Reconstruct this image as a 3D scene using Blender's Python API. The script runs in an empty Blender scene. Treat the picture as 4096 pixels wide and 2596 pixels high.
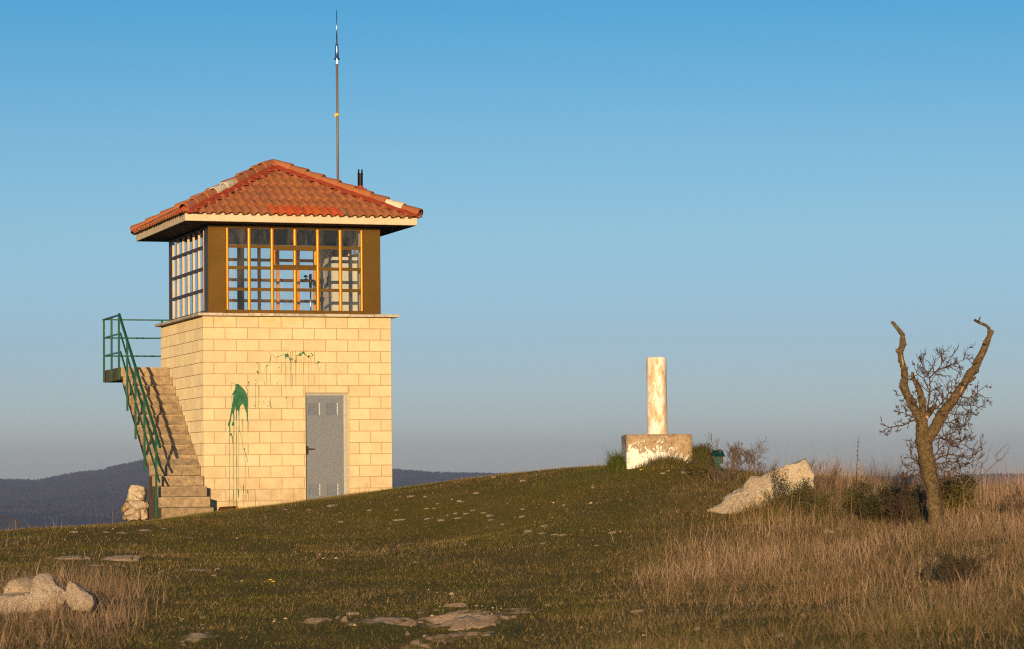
import bpy, bmesh, math, random
import numpy as np
from mathutils import Vector, noise as mnoise
random.seed(7); np.random.seed(7)
R = math.radians
scn = bpy.context.scene
COL = scn.collection

# ------------------------------------------------------------------ camera model (solved from the masonry courses of the tower)
F, PITCH, ROLL = 11000.0, 0.0565, -0.0112
TX, TY, TZ, YAW = -5.3415, 47.377, 2.8879, 0.3381
CZ = 1.7                                  # eye height above the grass at the photographer's feet
CY, SY = math.cos(YAW), math.sin(YAW)
KD = 4096 / 2408.0                        # notes were taken on a 2408 px wide view

def ray(u, v):                            # u, v: photograph pixels (4096 wide)
    a, b = u - 2048, v - 1298
    cr, sr = math.cos(ROLL), math.sin(ROLL)
    px = cr * a + sr * b; py = -sr * a + cr * b
    cp, sp = math.cos(PITCH), math.sin(PITCH)
    x, up = px / F, -py / F
    return (x, cp - up * sp, sp + up * cp)
def wp(u, v, d):                          # world point at distance d along +Y
    r = ray(u, v); return Vector((r[0] * d / r[1], d, r[2] * d / r[1] + CZ))
def wd(u, v, d): return wp(u * KD, v * KD, d)
def project(x, y, z):                     # numpy: world -> 2408 px view (only used to read which plant cover a spot has)
    z = z - CZ; cp, sp = math.cos(PITCH), math.sin(PITCH)
    d = y * cp + z * sp; u = -y * sp + z * cp
    px, py = F * x / d, -F * u / d
    cr, sr = math.cos(ROLL), math.sin(ROLL)
    return (2048 + cr * px - sr * py) / KD, (1298 + sr * px + cr * py) / KD
def TW(x, y, z): return Vector((TX + CY * x - SY * y, TY + SY * x + CY * y, TZ + z + CZ))
def on_y(u, v, y0):                       # photo pixel -> tower frame, on the plane y = y0
    r = ray(u, v); t = (y0 - SY * TX + CY * TY) / (-SY * r[0] + CY * r[1])
    w = [r[0] * t - TX, r[1] * t - TY, r[2] * t - TZ]
    return (CY * w[0] + SY * w[1], -SY * w[0] + CY * w[1], w[2])

# ------------------------------------------------------------------ helpers
def link(o):
    COL.objects.link(o); return o
def tag(o, label=None, cat=None, group=None, kind=None):
    if label: o['label'] = label
    if cat: o['category'] = cat
    if group: o['group'] = group
    if kind: o['kind'] = kind
    return o
def empty(name, loc, rz=0.0):
    o = bpy.data.objects.new(name, None); link(o); o.location = loc; o.rotation_euler = (0, 0, rz)
    o.empty_display_size = .2
    return o

class MB:
    """collects faces; every face carries a material slot and a tint colour"""
    def __init__(s): s.v = []; s.f = []; s.m = []; s.t = []
    def add(s, vs, fs, mat=0, tint=(1, 1, 1)):
        n = len(s.v); s.v += [tuple(p) for p in vs]
        for f in fs: s.f.append([n + i for i in f]); s.m.append(mat); s.t.append(tint)
    def box(s, x0, x1, y0, y1, z0, z1, mat=0, tint=(1, 1, 1), bevel=0.0):
        if bevel <= 0:
            vs = [(x, y, z) for z in (z0, z1) for y in (y0, y1) for x in (x0, x1)]
            s.add(vs, [(0, 2, 3, 1), (4, 5, 7, 6), (0, 1, 5, 4), (2, 6, 7, 3), (0, 4, 6, 2), (1, 3, 7, 5)], mat, tint); return
        b = bevel; bm = bmesh.new(); bmesh.ops.create_cube(bm, size=1)
        for v in bm.verts: v.co = ((x0 + x1) / 2 + v.co.x * (x1 - x0), (y0 + y1) / 2 + v.co.y * (y1 - y0), (z0 + z1) / 2 + v.co.z * (z1 - z0))
        bmesh.ops.bevel(bm, geom=bm.edges[:], offset=b, segments=1, affect='EDGES', profile=.5)
        bm.verts.index_update(); s.add([v.co[:] for v in bm.verts], [[v.index for v in f.verts] for f in bm.faces], mat, tint); bm.free()
    def bar(s, p, q, w, h, mat=0, tint=(1, 1, 1), up=(0, 0, 1)):
        p, q = Vector(p), Vector(q); d = (q - p).normalized(); u = Vector(up)
        a = d.cross(u)
        if a.length < 1e-4: a = d.cross(Vector((0, 1, 0)))
        a.normalize(); b = a.cross(d)
        vs = [c + a * i * w / 2 + b * j * h / 2 for c in (p, q) for i, j in ((-1, -1), (1, -1), (1, 1), (-1, 1))]
        s.add(vs, [(3, 2, 1, 0), (4, 5, 6, 7), (0, 1, 5, 4), (1, 2, 6, 5), (2, 3, 7, 6), (3, 0, 4, 7)], mat, tint)
    def tube(s, pts, rad, n=8, mat=0, tint=(1, 1, 1), cap=True, rough=0.0):
        pts = [Vector(p) for p in pts]; k = len(pts)
        if not hasattr(rad, '__len__'): rad = [rad] * k
        rings = []; a = None
        for i in range(k):
            d = (pts[min(i + 1, k - 1)] - pts[max(i - 1, 0)])
            if d.length < 1e-9: d = Vector((0, 0, 1))
            d.normalize()
            if a is None:
                a = d.cross(Vector((0, 1, 0)))
                if a.length < .1: a = d.cross(Vector((1, 0, 0)))
            a = (a - d * a.dot(d)).normalized(); b = d.cross(a)
            ring = []
            for j in range(n):
                t = 2 * math.pi * j / n; r = rad[i]
                if rough: r *= 1 + rough * mnoise.noise(Vector((pts[i].x * 9 + math.cos(t) * 1.3, pts[i].y * 9 + math.sin(t) * 1.3, pts[i].z * 9)))
                ring.append(pts[i] + (a * math.cos(t) + b * math.sin(t)) * r)
            rings.append(ring)
        vs = [p for r in rings for p in r]
        fs = [(i * n + j, i * n + (j + 1) % n, (i + 1) * n + (j + 1) % n, (i + 1) * n + j) for i in range(k - 1) for j in range(n)]
        if cap: fs += [tuple(reversed(range(n))), tuple((k - 1) * n + j for j in range(n))]
        s.add(vs, fs, mat, tint)
    def lathe(s, c, prof, n=32, mat=0, tint=(1, 1, 1)):
        c = Vector(c); vs = [c + Vector((r * math.cos(2 * math.pi * j / n), r * math.sin(2 * math.pi * j / n), z)) for r, z in prof for j in range(n)]
        k = len(prof)
        fs = [(i * n + j, i * n + (j + 1) % n, (i + 1) * n + (j + 1) % n, (i + 1) * n + j) for i in range(k - 1) for j in range(n)]
        fs += [tuple(reversed(range(n))), tuple((k - 1) * n + j for j in range(n))]
        s.add(vs, fs, mat, tint)
    def build(s, name, mats, parent=None, smooth=False, loc=None):
        me = bpy.data.meshes.new(name); me.from_pydata(s.v, [], s.f)
        for m in (mats if isinstance(mats, (list, tuple)) else [mats]): me.materials.append(m)
        me.polygons.foreach_set('material_index', s.m)
        at = me.attributes.new('tint', 'FLOAT_COLOR', 'FACE')
        at.data.foreach_set('color', np.array([(*t, 1.0) for t in s.t], dtype=np.float32).ravel())
        if smooth: me.polygons.foreach_set('use_smooth', [True] * len(s.f))
        me.update()
        o = link(bpy.data.objects.new(name, me))
        if parent: o.parent = parent
        if loc is not None: o.location = loc
        return o

def np_mesh(name, co, loops, starts, mat, tint=None, smooth=False):
    me = bpy.data.meshes.new(name)
    me.vertices.add(len(co)); me.vertices.foreach_set('co', co.astype(np.float32).ravel())
    me.loops.add(len(loops)); me.loops.foreach_set('vertex_index', loops.astype(np.int32))
    me.polygons.add(len(starts)); me.polygons.foreach_set('loop_start', starts.astype(np.int32))
    if smooth: me.polygons.foreach_set('use_smooth', np.ones(len(starts), dtype=bool))
    if tint is not None:
        at = me.attributes.new('tint', 'FLOAT_COLOR', 'POINT')
        at.data.foreach_set('color', np.concatenate([tint, np.ones((len(tint), 1))], 1).astype(np.float32).ravel())
    me.materials.append(mat); me.update(calc_edges=True); me.validate()
    return link(bpy.data.objects.new(name, me))

# ------------------------------------------------------------------ materials
def new_mat(name):
    m = bpy.data.materials.new(name); m.use_nodes = True; nt = m.node_tree
    return m, nt, nt.nodes['Principled BSDF']
def N(nt, typ, **kw):
    n = nt.nodes.new(typ)
    for k, v in kw.items(): setattr(n, k, v)
    return n
def noise_node(nt, vec, scale, detail=6, rough=.6, dist=0.0):
    n = N(nt, 'ShaderNodeTexNoise'); n.inputs['Scale'].default_value = scale; n.inputs['Detail'].default_value = detail
    n.inputs['Roughness'].default_value = rough; n.inputs['Distortion'].default_value = dist
    nt.links.new(vec, n.inputs['Vector']); return n.outputs['Fac']
def ramp(nt, fac, stops):
    r = N(nt, 'ShaderNodeValToRGB'); e = r.color_ramp.elements
    while len(e) < len(stops): e.new(.5)
    for i, (p, c) in enumerate(stops):
        e[i].position = p; e[i].color = (*c, 1) if len(c) == 3 else c
    nt.links.new(fac, r.inputs[0]); return r.outputs[0]
def mix(nt, fac, a, b, mode='MIX'):
    n = N(nt, 'ShaderNodeMix', data_type='RGBA', blend_type=mode)
    for val, i in ((fac, 0), (a, 6), (b, 7)):
        if hasattr(val, 'is_linked') or hasattr(val, 'links'): nt.links.new(val, n.inputs[i])
        elif i == 0: n.inputs[0].default_value = val
        else: n.inputs[i].default_value = (*val, 1)
    return n.outputs[2]
def bump(nt, bsdf, height, strength=.3, dist=.02):
    b = N(nt, 'ShaderNodeBump'); b.inputs['Strength'].default_value = strength; b.inputs['Distance'].default_value = dist
    nt.links.new(height, b.inputs['Height']); nt.links.new(b.outputs[0], bsdf.inputs['Normal'])
def obj_vec(nt, world=False):
    if world: return N(nt, 'ShaderNodeNewGeometry').outputs['Position']
    return N(nt, 'ShaderNodeTexCoord').outputs['Object']
def tint_node(nt):
    return N(nt, 'ShaderNodeAttribute', attribute_name='tint').outputs['Color']

def basic(name, stops, scale=8, rough=.8, metal=0.0, bump_s=.0, bump_scale=None, bump_d=.01, tint=True, world=False, spec=.3, detail=6, speck=None, dist=0.0):
    """colour from a noise ramp, times the per-face tint; optional fine specks; bump"""
    m, nt, b = new_mat(name); vec = obj_vec(nt, world)
    col = ramp(nt, noise_node(nt, vec, scale, detail, .6, dist), stops) if len(stops) > 1 else None
    if col is None:
        rgb = N(nt, 'ShaderNodeRGB'); rgb.outputs[0].default_value = (*stops[0][1], 1); col = rgb.outputs[0]
    if speck:
        sc, lo, hi, c = speck
        f = ramp(nt, noise_node(nt, vec, sc, 3, .5), [(lo, (0, 0, 0)), (hi, (1, 1, 1))])
        col = mix(nt, f, col, c)
    if tint: col = mix(nt, 1.0, col, tint_node(nt), 'MULTIPLY')
    nt.links.new(col, b.inputs['Base Color'])
    b.inputs['Roughness'].default_value = rough; b.inputs['Metallic'].default_value = metal
    b.inputs['Specular IOR Level'].default_value = spec
    if bump_s: bump(nt, b, noise_node(nt, vec, bump_scale or scale * 4, 8, .65), bump_s, bump_d)
    return m

M = {}
def wall_mat():
    m, nt, b = new_mat('cream_block'); vec = obj_vec(nt)
    c = ramp(nt, noise_node(nt, vec, 3.0, 8, .65), [(.3, (.58, .49, .31)), (.55, (.645, .555, .36)), (.75, (.685, .60, .405))])
    f = ramp(nt, noise_node(nt, vec, 160, 2, .5), [(.3, (.80, .80, .80)), (.5, (1, 1, 1))])
    c = mix(nt, .55, c, f, 'MULTIPLY')
    # grime splashed up from the ground: true stain of the block
    sep = N(nt, 'ShaderNodeSeparateXYZ'); nt.links.new(vec, sep.inputs[0])
    mr = N(nt, 'ShaderNodeMapRange'); mr.inputs[1].default_value = -2.55; mr.inputs[2].default_value = -3.25; nt.links.new(sep.outputs[2], mr.inputs[0])
    mul = N(nt, 'ShaderNodeMath', operation='MULTIPLY'); nt.links.new(mr.outputs[0], mul.inputs[0])
    nt.links.new(ramp(nt, noise_node(nt, vec, 5, 6, .7), [(.38, (0, 0, 0)), (.65, (.8, .8, .8))]), mul.inputs[1])
    c = mix(nt, mul.outputs[0], c, (.36, .25, .15))
    mt = N(nt, 'ShaderNodeMapRange'); mt.inputs[1].default_value = -.30; mt.inputs[2].default_value = -.02; nt.links.new(sep.outputs[2], mt.inputs[0])
    mu2 = N(nt, 'ShaderNodeMath', operation='MULTIPLY'); nt.links.new(mt.outputs[0], mu2.inputs[0]); nt.links.new(ramp(nt, noise_node(nt, vec, 4.5, 6, .7), [(.46, (0, 0, 0)), (.68, (.8, .8, .8))]), mu2.inputs[1])
    c = mix(nt, mu2.outputs[0], c, (.60, .40, .16))
    c = mix(nt, 1.0, c, tint_node(nt), 'MULTIPLY')
    nt.links.new(c, b.inputs['Base Color']); b.inputs['Roughness'].default_value = .9; b.inputs['Specular IOR Level'].default_value = .15
    bump(nt, b, noise_node(nt, vec, 55, 8, .7), .35, .006)
    if 'Diffuse Roughness' in b.inputs: b.inputs['Diffuse Roughness'].default_value = .38
    return m
M['block'] = wall_mat()
M['mortar'] = basic('mortar', [(.3, (.35, .235, .135)), (.7, (.45, .32, .195))], 14, .95, bump_s=.4, bump_scale=80)
M['coping'] = basic('coping_stone', [(.3, (.30, .25, .20)), (.5, (.48, .42, .34)), (.7, (.55, .50, .43))], 9, .9, bump_s=.3, bump_scale=60, speck=(70, .62, .72, (.2, .16, .12)))
M['fascia'] = basic('eaves_concrete', [(.3, (.50, .42, .30)), (.6, (.62, .53, .39)), (.8, (.56, .50, .42))], 5, .9, bump_s=.25, bump_scale=40, speck=(38, .70, .74, (.12, .09, .06)))
M['soffit'] = basic('soffit_shade', [(.3, (.055, .038, .024)), (.7, (.085, .06, .04))], 5, .9)  # eaves underside: its shade is put into the colour as darker brown
M['concrete'] = basic('stair_concrete', [(.28, (.17, .125, .08)), (.5, (.30, .225, .14)), (.72, (.40, .31, .20))], 10, .95, bump_s=.9, bump_scale=55, bump_d=.012, speck=(60, .60, .70, (.07, .05, .035)))
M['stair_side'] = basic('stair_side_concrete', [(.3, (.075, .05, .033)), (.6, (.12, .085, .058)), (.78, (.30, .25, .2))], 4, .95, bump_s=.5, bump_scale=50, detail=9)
M['tile'] = basic('roof_clay', [(.3, (.29, .098, .038)), (.5, (.355, .128, .052)), (.7, (.31, .125, .055))], 11, .85, bump_s=.25, bump_scale=70, bump_d=.006, speck=(26, .66, .76, (.22, .16, .085)))
M['redmortar'] = basic('red_paint_mortar', [(.34, (.26, .10, .045)), (.46, (.32, .050, .018)), (.60, (.36, .046, .016)), (.72, (.33, .12, .055))], 16, .6, bump_s=.8, bump_scale=40, bump_d=.02)
M['bronze'] = basic('bronze_anodised', [(.35, (.33, .145, .026)), (.65, (.39, .18, .034))], 1.5, .33, 1.0, bump_s=.04, bump_scale=3, bump_d=.05, spec=.5)
M['bronze_sunlit'] = basic('bronze_mullion_sunlit', [(.3, (.62, .25, .032)), (.7, (.72, .31, .045))], 6, .56, .8, spec=.5)  # same bronze brightened: sun gleam on the mullions put into the colour
M['bronze_shaded'] = basic('bronze_shaded_side', [(.35, (.045, .034, .027)), (.65, (.060, .045, .035))], 3, .5, 0, spec=.35)  # same bronze darkened: dim reflection of the side faces put into the colour
M['edge'] = basic('sunlit_mullion_edge', [(.3, (.42, .32, .23)), (.7, (.50, .39, .29))], 8, .55, .2)  # same metal again: sunlight on the bar sides painted as pale tan
M['inner'] = basic('inner_lining', [(.3, (.50, .44, .34)), (.7, (.58, .52, .42))], 4, .7)
M['ceiling'] = basic('ceiling_paint', [(.3, (.085, .085, .09)), (.7, (.11, .11, .115))], 4, .9)
M['door'] = basic('galvanised_steel', [(.3, (.21, .23, .25)), (.55, (.255, .275, .295)), (.75, (.31, .33, .345))], 30, .42, .6, bump_s=.03, bump_scale=3, detail=9, spec=.5)
M['doorframe'] = basic('galvanised_frame', [(.3, (.42, .40, .34)), (.7, (.55, .52, .45))], 20, .5, .6)
M['darkmetal'] = basic('dark_metal', [(.3, (.035, .026, .018)), (.7, (.06, .045, .03))], 30, .45, .4)
M['green'] = basic('green_rail_paint', [(.3, (.008, .060, .028)), (.62, (.012, .092, .042)), (.80, (.04, .08, .042))], 20, .34, 0, bump_s=.15, bump_scale=60, spec=.5, speck=(34, .73, .78, (.13, .06, .03)))
M['paint'] = basic('green_paint_splash', [(.3, (.012, .075, .035)), (.5, (.022, .12, .055)), (.7, (.05, .17, .085))], 9, .45, bump_s=.2, bump_scale=60)
M['stain'] = basic('faded_paint_run', [(.3, (.34, .27, .10)), (.7, (.46, .36, .16))], 20, .8)
M['steel'] = basic('stainless', [(.3, (.55, .55, .56)), (.7, (.65, .65, .66))], 10, .22, 1.0, spec=.5)
M['polegrey'] = basic('grey_pole', [(.3, (.16, .125, .095)), (.7, (.24, .19, .15))], 30, .6, .3)
M['black'] = basic('black_pipe', [(.3, (.012, .011, .011)), (.7, (.02, .018, .018))], 10, .28, .6, spec=.5)
M['yellow'] = basic('yellow_tape', [(.3, (.70, .42, .02)), (.7, (.8, .55, .04))], 10, .6)
M['cabinet'] = basic('cabinet_grey', [(.3, (.50, .49, .46)), (.7, (.55, .54, .51))], 3, .55)
def pillar_mat():
    m, nt, b = new_mat('pillar_whitewash'); vec0 = obj_vec(nt)
    mp = N(nt, 'ShaderNodeMapping'); mp.inputs['Scale'].default_value = (1, 1, .38); nt.links.new(vec0, mp.inputs[0]); vec = mp.outputs[0]
    c = ramp(nt, noise_node(nt, vec, 9, 12, .72, .3), [(.36, (.46, .31, .17)), (.46, (.62, .47, .31)), (.51, (.66, .55, .41)), (.54, (.79, .73, .65)), (.7, (.80, .75, .68))])
    c = mix(nt, ramp(nt, noise_node(nt, vec0, 30, 4, .6), [(.66, (0, 0, 0)), (.72, (.8, .8, .8))]), c, (.36, .25, .15))
    nt.links.new(c, b.inputs['Base Color']); b.inputs['Roughness'].default_value = .92; b.inputs['Specular IOR Level'].default_value = .15
    bump(nt, b, noise_node(nt, vec0, 45, 8, .7), .35, .008); return m
M['pillar'] = pillar_mat()
def mailgreen():
    return basic('rusty_green_paint', [(.35, (.006, .042, .032)), (.52, (.010, .075, .052)), (.57, (.11, .04, .018)), (.75, (.07, .03, .015))], 14, .45, .1, bump_s=.3, bump_scale=40, spec=.5)
M['mail'] = mailgreen()
M['mailroof'] = basic('dark_teal_tin', [(.35, (.004, .028, .026)), (.66, (.007, .05, .042)), (.76, (.06, .026, .014))], 16, .4, .1, spec=.5)

def pillar_base_mat():
    m, nt, b = new_mat('peeling_whitewash'); vec = obj_vec(nt)
    conc = ramp(nt, noise_node(nt, vec, 12, 8, .7), [(.3, (.20, .14, .085)), (.55, (.36, .265, .165)), (.75, (.45, .34, .23))])
    conc = mix(nt, ramp(nt, noise_node(nt, vec, 32, 3, .5), [(.62, (0, 0, 0)), (.7, (1, 1, 1))]), conc, (.10, .07, .045))
    sep = N(nt, 'ShaderNodeSeparateXYZ'); nt.links.new(vec, sep.inputs[0])
    mr = N(nt, 'ShaderNodeMapRange'); mr.inputs[1].default_value = .47; mr.inputs[2].default_value = .10
    mr.inputs[3].default_value = -.085; mr.inputs[4].default_value = .13; nt.links.new(sep.outputs[2], mr.inputs[0])
    ad0 = N(nt, 'ShaderNodeMath', operation='ADD'); nt.links.new(noise_node(nt, vec, 7.5, 14, .8, .6), ad0.inputs[0]); nt.links.new(mr.outputs[0], ad0.inputs[1])
    mr2 = N(nt, 'ShaderNodeMapRange'); mr2.inputs[1].default_value = .05; mr2.inputs[2].default_value = .5; mr2.inputs[3].default_value = .0; mr2.inputs[4].default_value = -.10; nt.links.new(sep.outputs[0], mr2.inputs[0])
    ad = N(nt, 'ShaderNodeMath', operation='ADD'); nt.links.new(ad0.outputs[0], ad.inputs[0]); nt.links.new(mr2.outputs[0], ad.inputs[1])
    f = ramp(nt, ad.outputs[0], [(.525, (0, 0, 0)), (.540, (1, 1, 1))])
    c = mix(nt, f, conc, (.80, .76, .70)); nt.links.new(c, b.inputs['Base Color']); b.inputs['Roughness'].default_value = .92
    bump(nt, b, f, .6, .004)
    return m
M['pillarbase'] = pillar_base_mat()

def rock_mat(name, a, bcol, c, lichen, sc=2.2):
    m, nt, b = new_mat(name); vec = obj_vec(nt)
    col = ramp(nt, noise_node(nt, vec, sc, 9, .68, .5), [(.30, a), (.5, bcol), (.70, c)])
    col = mix(nt, ramp(nt, noise_node(nt, vec, sc * 1.6, 8, .7, .3), [(.56, (0, 0, 0)), (.68, (.75, .75, .75))]), col, lichen)
    col = mix(nt, ramp(nt, noise_node(nt, vec, sc * 9, 5, .6), [(.63, (0, 0, 0)), (.75, (.6, .6, .6))]), col, (.20, .155, .11))
    vo = N(nt, 'ShaderNodeTexVoronoi', feature='DISTANCE_TO_EDGE'); vo.inputs['Scale'].default_value = sc * 2.2
    wv = N(nt, 'ShaderNodeVectorMath', operation='ADD'); nz = N(nt, 'ShaderNodeTexNoise'); nz.inputs['Scale'].default_value = sc * 2.5; nz.inputs['Detail'].default_value = 5
    sv = N(nt, 'ShaderNodeVectorMath', operation='SCALE'); sv.inputs['Scale'].default_value = .8 / sc; nt.links.new(vec, nz.inputs['Vector']); nt.links.new(nz.outputs['Color'], sv.inputs[0])
    nt.links.new(vec, wv.inputs[0]); nt.links.new(sv.outputs[0], wv.inputs[1]); nt.links.new(wv.outputs[0], vo.inputs['Vector'])
    cr = N(nt, 'ShaderNodeMapRange'); cr.inputs[1].default_value = .0; cr.inputs[2].default_value = .035; cr.inputs[3].default_value = .55; cr.inputs[4].default_value = 0; nt.links.new(vo.outputs['Distance'], cr.inputs[0])
    col = mix(nt, cr.outputs[0], col, (.12, .085, .06))
    col = mix(nt, 1.0, col, tint_node(nt), 'MULTIPLY')
    nt.links.new(col, b.inputs['Base Color']); b.inputs['Roughness'].default_value = .95; b.inputs['Specular IOR Level'].default_value = .15
    bump(nt, b, noise_node(nt, vec, sc * 7, 12, .78, .3), 1.0, .06)
    return m
M['rockt'] = rock_mat('turf_limestone', (.46, .33, .21), (.62, .48, .34), (.72, .60, .46), (.46, .37, .28), 2)
M['rock'] = rock_mat('limestone_boulder', (.50, .37, .24), (.66, .54, .385), (.74, .64, .49), (.44, .38, .30))
M['rockbed'] = rock_mat('worn_bedrock', (.58, .36, .18), (.80, .55, .31), (.86, .66, .42), (.64, .46, .28), 3)
M['rockl'] = rock_mat('pale_limestone', (.52, .38, .25), (.68, .54, .40), (.76, .65, .51), (.46, .38, .30), 4)
M['rocky'] = rock_mat('ochre_stone', (.42, .24, .09), (.55, .36, .15), (.60, .44, .22), (.3, .2, .1), 7)
M['bark'] = basic('grey_brown_bark', [(.3, (.055, .037, .018)), (.5, (.165, .112, .052)), (.72, (.28, .21, .125))], 30, .95, bump_s=1.0, bump_scale=60, bump_d=.045, detail=12, speck=(9, .66, .76, (.24, .16, .045)))
M['cutwood'] = basic('bare_wood', [(.3, (.30, .185, .10)), (.7, (.44, .30, .18))], 20, .8, bump_s=.3)
M['twig'] = basic('twig_bark', [(.3, (.05, .032, .022)), (.7, (.09, .058, .04))], 30, .9)
M['thorn'] = basic('thorn_twig', [(.3, (.085, .058, .042)), (.7, (.17, .12, .085))], 30, .9)
M['leaf'] = basic('dark_leaf', [(.3, (.058, .054, .012)), (.7, (.12, .10, .024))], 12, .55, spec=.4)
M['leafdark'] = basic('blackish_leaf', [(.3, (.032, .034, .012)), (.7, (.065, .06, .02))], 12, .6, spec=.4)
M['tuft'] = basic('green_tuft', [(.3, (.06, .09, .012)), (.7, (.12, .14, .025))], 6, .7)
M['dryleaf'] = basic('dry_leaf', [(.3, (.26, .12, .05)), (.7, (.4, .2, .09))], 12, .8)

def blade_mat(name, rough=.75):
    m, nt, b = new_mat(name)
    nt.links.new(tint_node(nt), b.inputs['Base Color']); b.inputs['Roughness'].default_value = rough; b.inputs['Specular IOR Level'].default_value = .12
    return m
M['blade'] = blade_mat('grass_blade')

def glass_mat():
    m, nt, b = new_mat('window_glass'); nt.nodes.remove(b)
    out = nt.nodes['Material Output']
    tr = N(nt, 'ShaderNodeBsdfTransparent'); tr.inputs[0].default_value = (.93, .95, .95, 1)
    gl = N(nt, 'ShaderNodeBsdfGlossy'); gl.inputs['Roughness'].default_value = .02
    fr = N(nt, 'ShaderNodeFresnel'); fr.inputs[0].default_value = 1.5
    mx = N(nt, 'ShaderNodeMixShader'); nt.links.new(fr.outputs[0], mx.inputs[0]); nt.links.new(tr.outputs[0], mx.inputs[1]); nt.links.new(gl.outputs[0], mx.inputs[2])
    df = N(nt, 'ShaderNodeBsdfDiffuse'); df.inputs[0].default_value = (.6, .58, .54, 1)
    reflect_streaks = N(nt, 'ShaderNodeMapRange'); reflect_streaks.inputs[1].default_value = .45; reflect_streaks.inputs[2].default_value = .75; reflect_streaks.inputs[3].default_value = .015; reflect_streaks.inputs[4].default_value = .12  # pale diffuse streaks painted in for faint reflections on the panes
    mp = N(nt, 'ShaderNodeMapping'); mp.inputs['Scale'].default_value = (3, 3, .7); nt.links.new(obj_vec(nt), mp.inputs[0]); nt.links.new(noise_node(nt, mp.outputs[0], 2.2, 5, .6, .4), reflect_streaks.inputs[0])
    m2 = N(nt, 'ShaderNodeMixShader'); nt.links.new(reflect_streaks.outputs[0], m2.inputs[0]); nt.links.new(mx.outputs[0], m2.inputs[1]); nt.links.new(df.outputs[0], m2.inputs[2])
    nt.links.new(m2.outputs[0], out.inputs[0]); return m
M['glass'] = glass_mat()

# ------------------------------------------------------------------ ground
def vnoise(x, y, seed=0):
    xi, yi = np.floor(x).astype(np.int64), np.floor(y).astype(np.int64); fx, fy = x - xi, y - yi
    def h(a, b):
        n = (a * 374761393 + b * 668265263 + seed * 974634217) & 0xffffffff
        n = ((n ^ (n >> 13)) * 1274126177) & 0xffffffff
        return ((n ^ (n >> 16)) & 0xffff) / 65535.0
    sx, sy = fx * fx * (3 - 2 * fx), fy * fy * (3 - 2 * fy)
    return (h(xi, yi) * (1 - sx) + h(xi + 1, yi) * sx) * (1 - sy) + (h(xi, yi + 1) * (1 - sx) + h(xi + 1, yi + 1) * sx) * sy
def fbm(x, y, seed=0, oct=4):
    s = 0; a = .5
    for i in range(oct): s = s + a * vnoise(x * 2 ** i + 17.3 * i, y * 2 ** i - 9.1 * i, seed + i); a *= .5
    return s / (1 - .5 ** oct)

ctrl = []
def C(u, *vd):
    for v, d in vd:
        p = wd(u, v, d); ctrl.append((p.x, p.y, p.z))
C(0, (1526, 22), (1440, 26), (1360, 31), (1300, 36), (1250, 42))
C(200, (1526, 22), (1380, 30), (1300, 36), (1241, 43.5))
C(375, (1526, 22), (1400, 28.8), (1300, 36.8), (1222, 45.6))
C(520, (1203, 47.2)); C(620, (1193.5, 47.8)); C(716, (1177, 48.0)); C(810, (1166, 48.3)); C(922, (1155, 48.6))
C(650, (1526, 22), (1380, 30.5), (1280, 38.5))
C(900, (1526, 22), (1380, 30.5), (1240, 41))
C(1000, (1144, 47.5)); C(1100, (1131, 46.8)); C(1170, (1118.5, 46)); C(1300, (1104, 44.8)); C(1440, (1093, 43.6))
C(1200, (1526, 21.5), (1380, 30), (1240, 39))
C(1545, (1097, 41.2)); C(1640, (1098, 41.6))
C(1500, (1526, 21), (1400, 27.5), (1280, 34), (1180, 38))
C(1700, (1115, 40.8), (1106, 42.5)); C(1850, (1122, 41)); C(1750, (1215, 36)); C(1900, (1225, 35))
C(1900, (1526, 20), (1400, 25.5), (1300, 31)); C(2000, (1135, 40.5))
C(2195, (1240, 33), (1150, 39.5)); C(2200, (1526, 19), (1400, 24), (1320, 28))
C(2408, (1526, 18.5), (1400, 23.5), (1300, 28), (1220, 33), (1158, 39))
ctrl += [(TW(x, y, 0).x, TW(x, y, 0).y, z + CZ) for x, y, z in ((-.5, 3.6, -.66), (3.6, 3.6, -.42), (1.5, 5.5, -.75))]
ctrl += [(0, 0, 0), (-12, 2, -.5), (12, 2, -.3), (-25, 10, -1.6), (25, 8, -.9), (-30, 40, -1.2), (30, 38, .2), (-6, 12, -.2), (6, 12, -.1),
         (-20, 62, -4.5), (0, 64, -4.0), (22, 62, -3.5), (-45, 60, -5), (45, 60, -4), (0, -30, -3.5), (-40, -20, -4), (40, -20, -4), (-60, 10, -4), (60, 10, -4),
         (4, 50, 1.1), (8, 47, 1.0), (11, 46, .9), (-10, 50, -.6)]
P = np.array(ctrl)
def tps_fit(P, lam=.02):
    n = len(P); d = np.hypot(P[:, None, 0] - P[None, :, 0], P[:, None, 1] - P[None, :, 1])
    K = np.where(d > 0, d * d * np.log(d + 1e-12), 0) + lam * np.eye(n)
    Q = np.c_[np.ones(n), P[:, :2]]
    A = np.zeros((n + 3, n + 3)); A[:n, :n] = K; A[:n, n:] = Q; A[n:, :n] = Q.T
    return np.linalg.solve(A, np.r_[P[:, 2], 0, 0, 0])
W_ = tps_fit(P)
def near_h(x, y):
    x, y = np.atleast_1d(np.asarray(x, float)), np.atleast_1d(np.asarray(y, float)); out = np.empty(len(x)); n = len(P)
    for i in range(0, len(x), 20000):
        a, b = x[i:i + 20000], y[i:i + 20000]
        d = np.hypot(a[:, None] - P[None, :, 0], b[:, None] - P[None, :, 1])
        out[i:i + 20000] = np.where(d > 0, d * d * np.log(d + 1e-12), 0) @ W_[:n] + W_[n] + W_[n + 1] * a + W_[n + 2] * b
    return out
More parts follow.
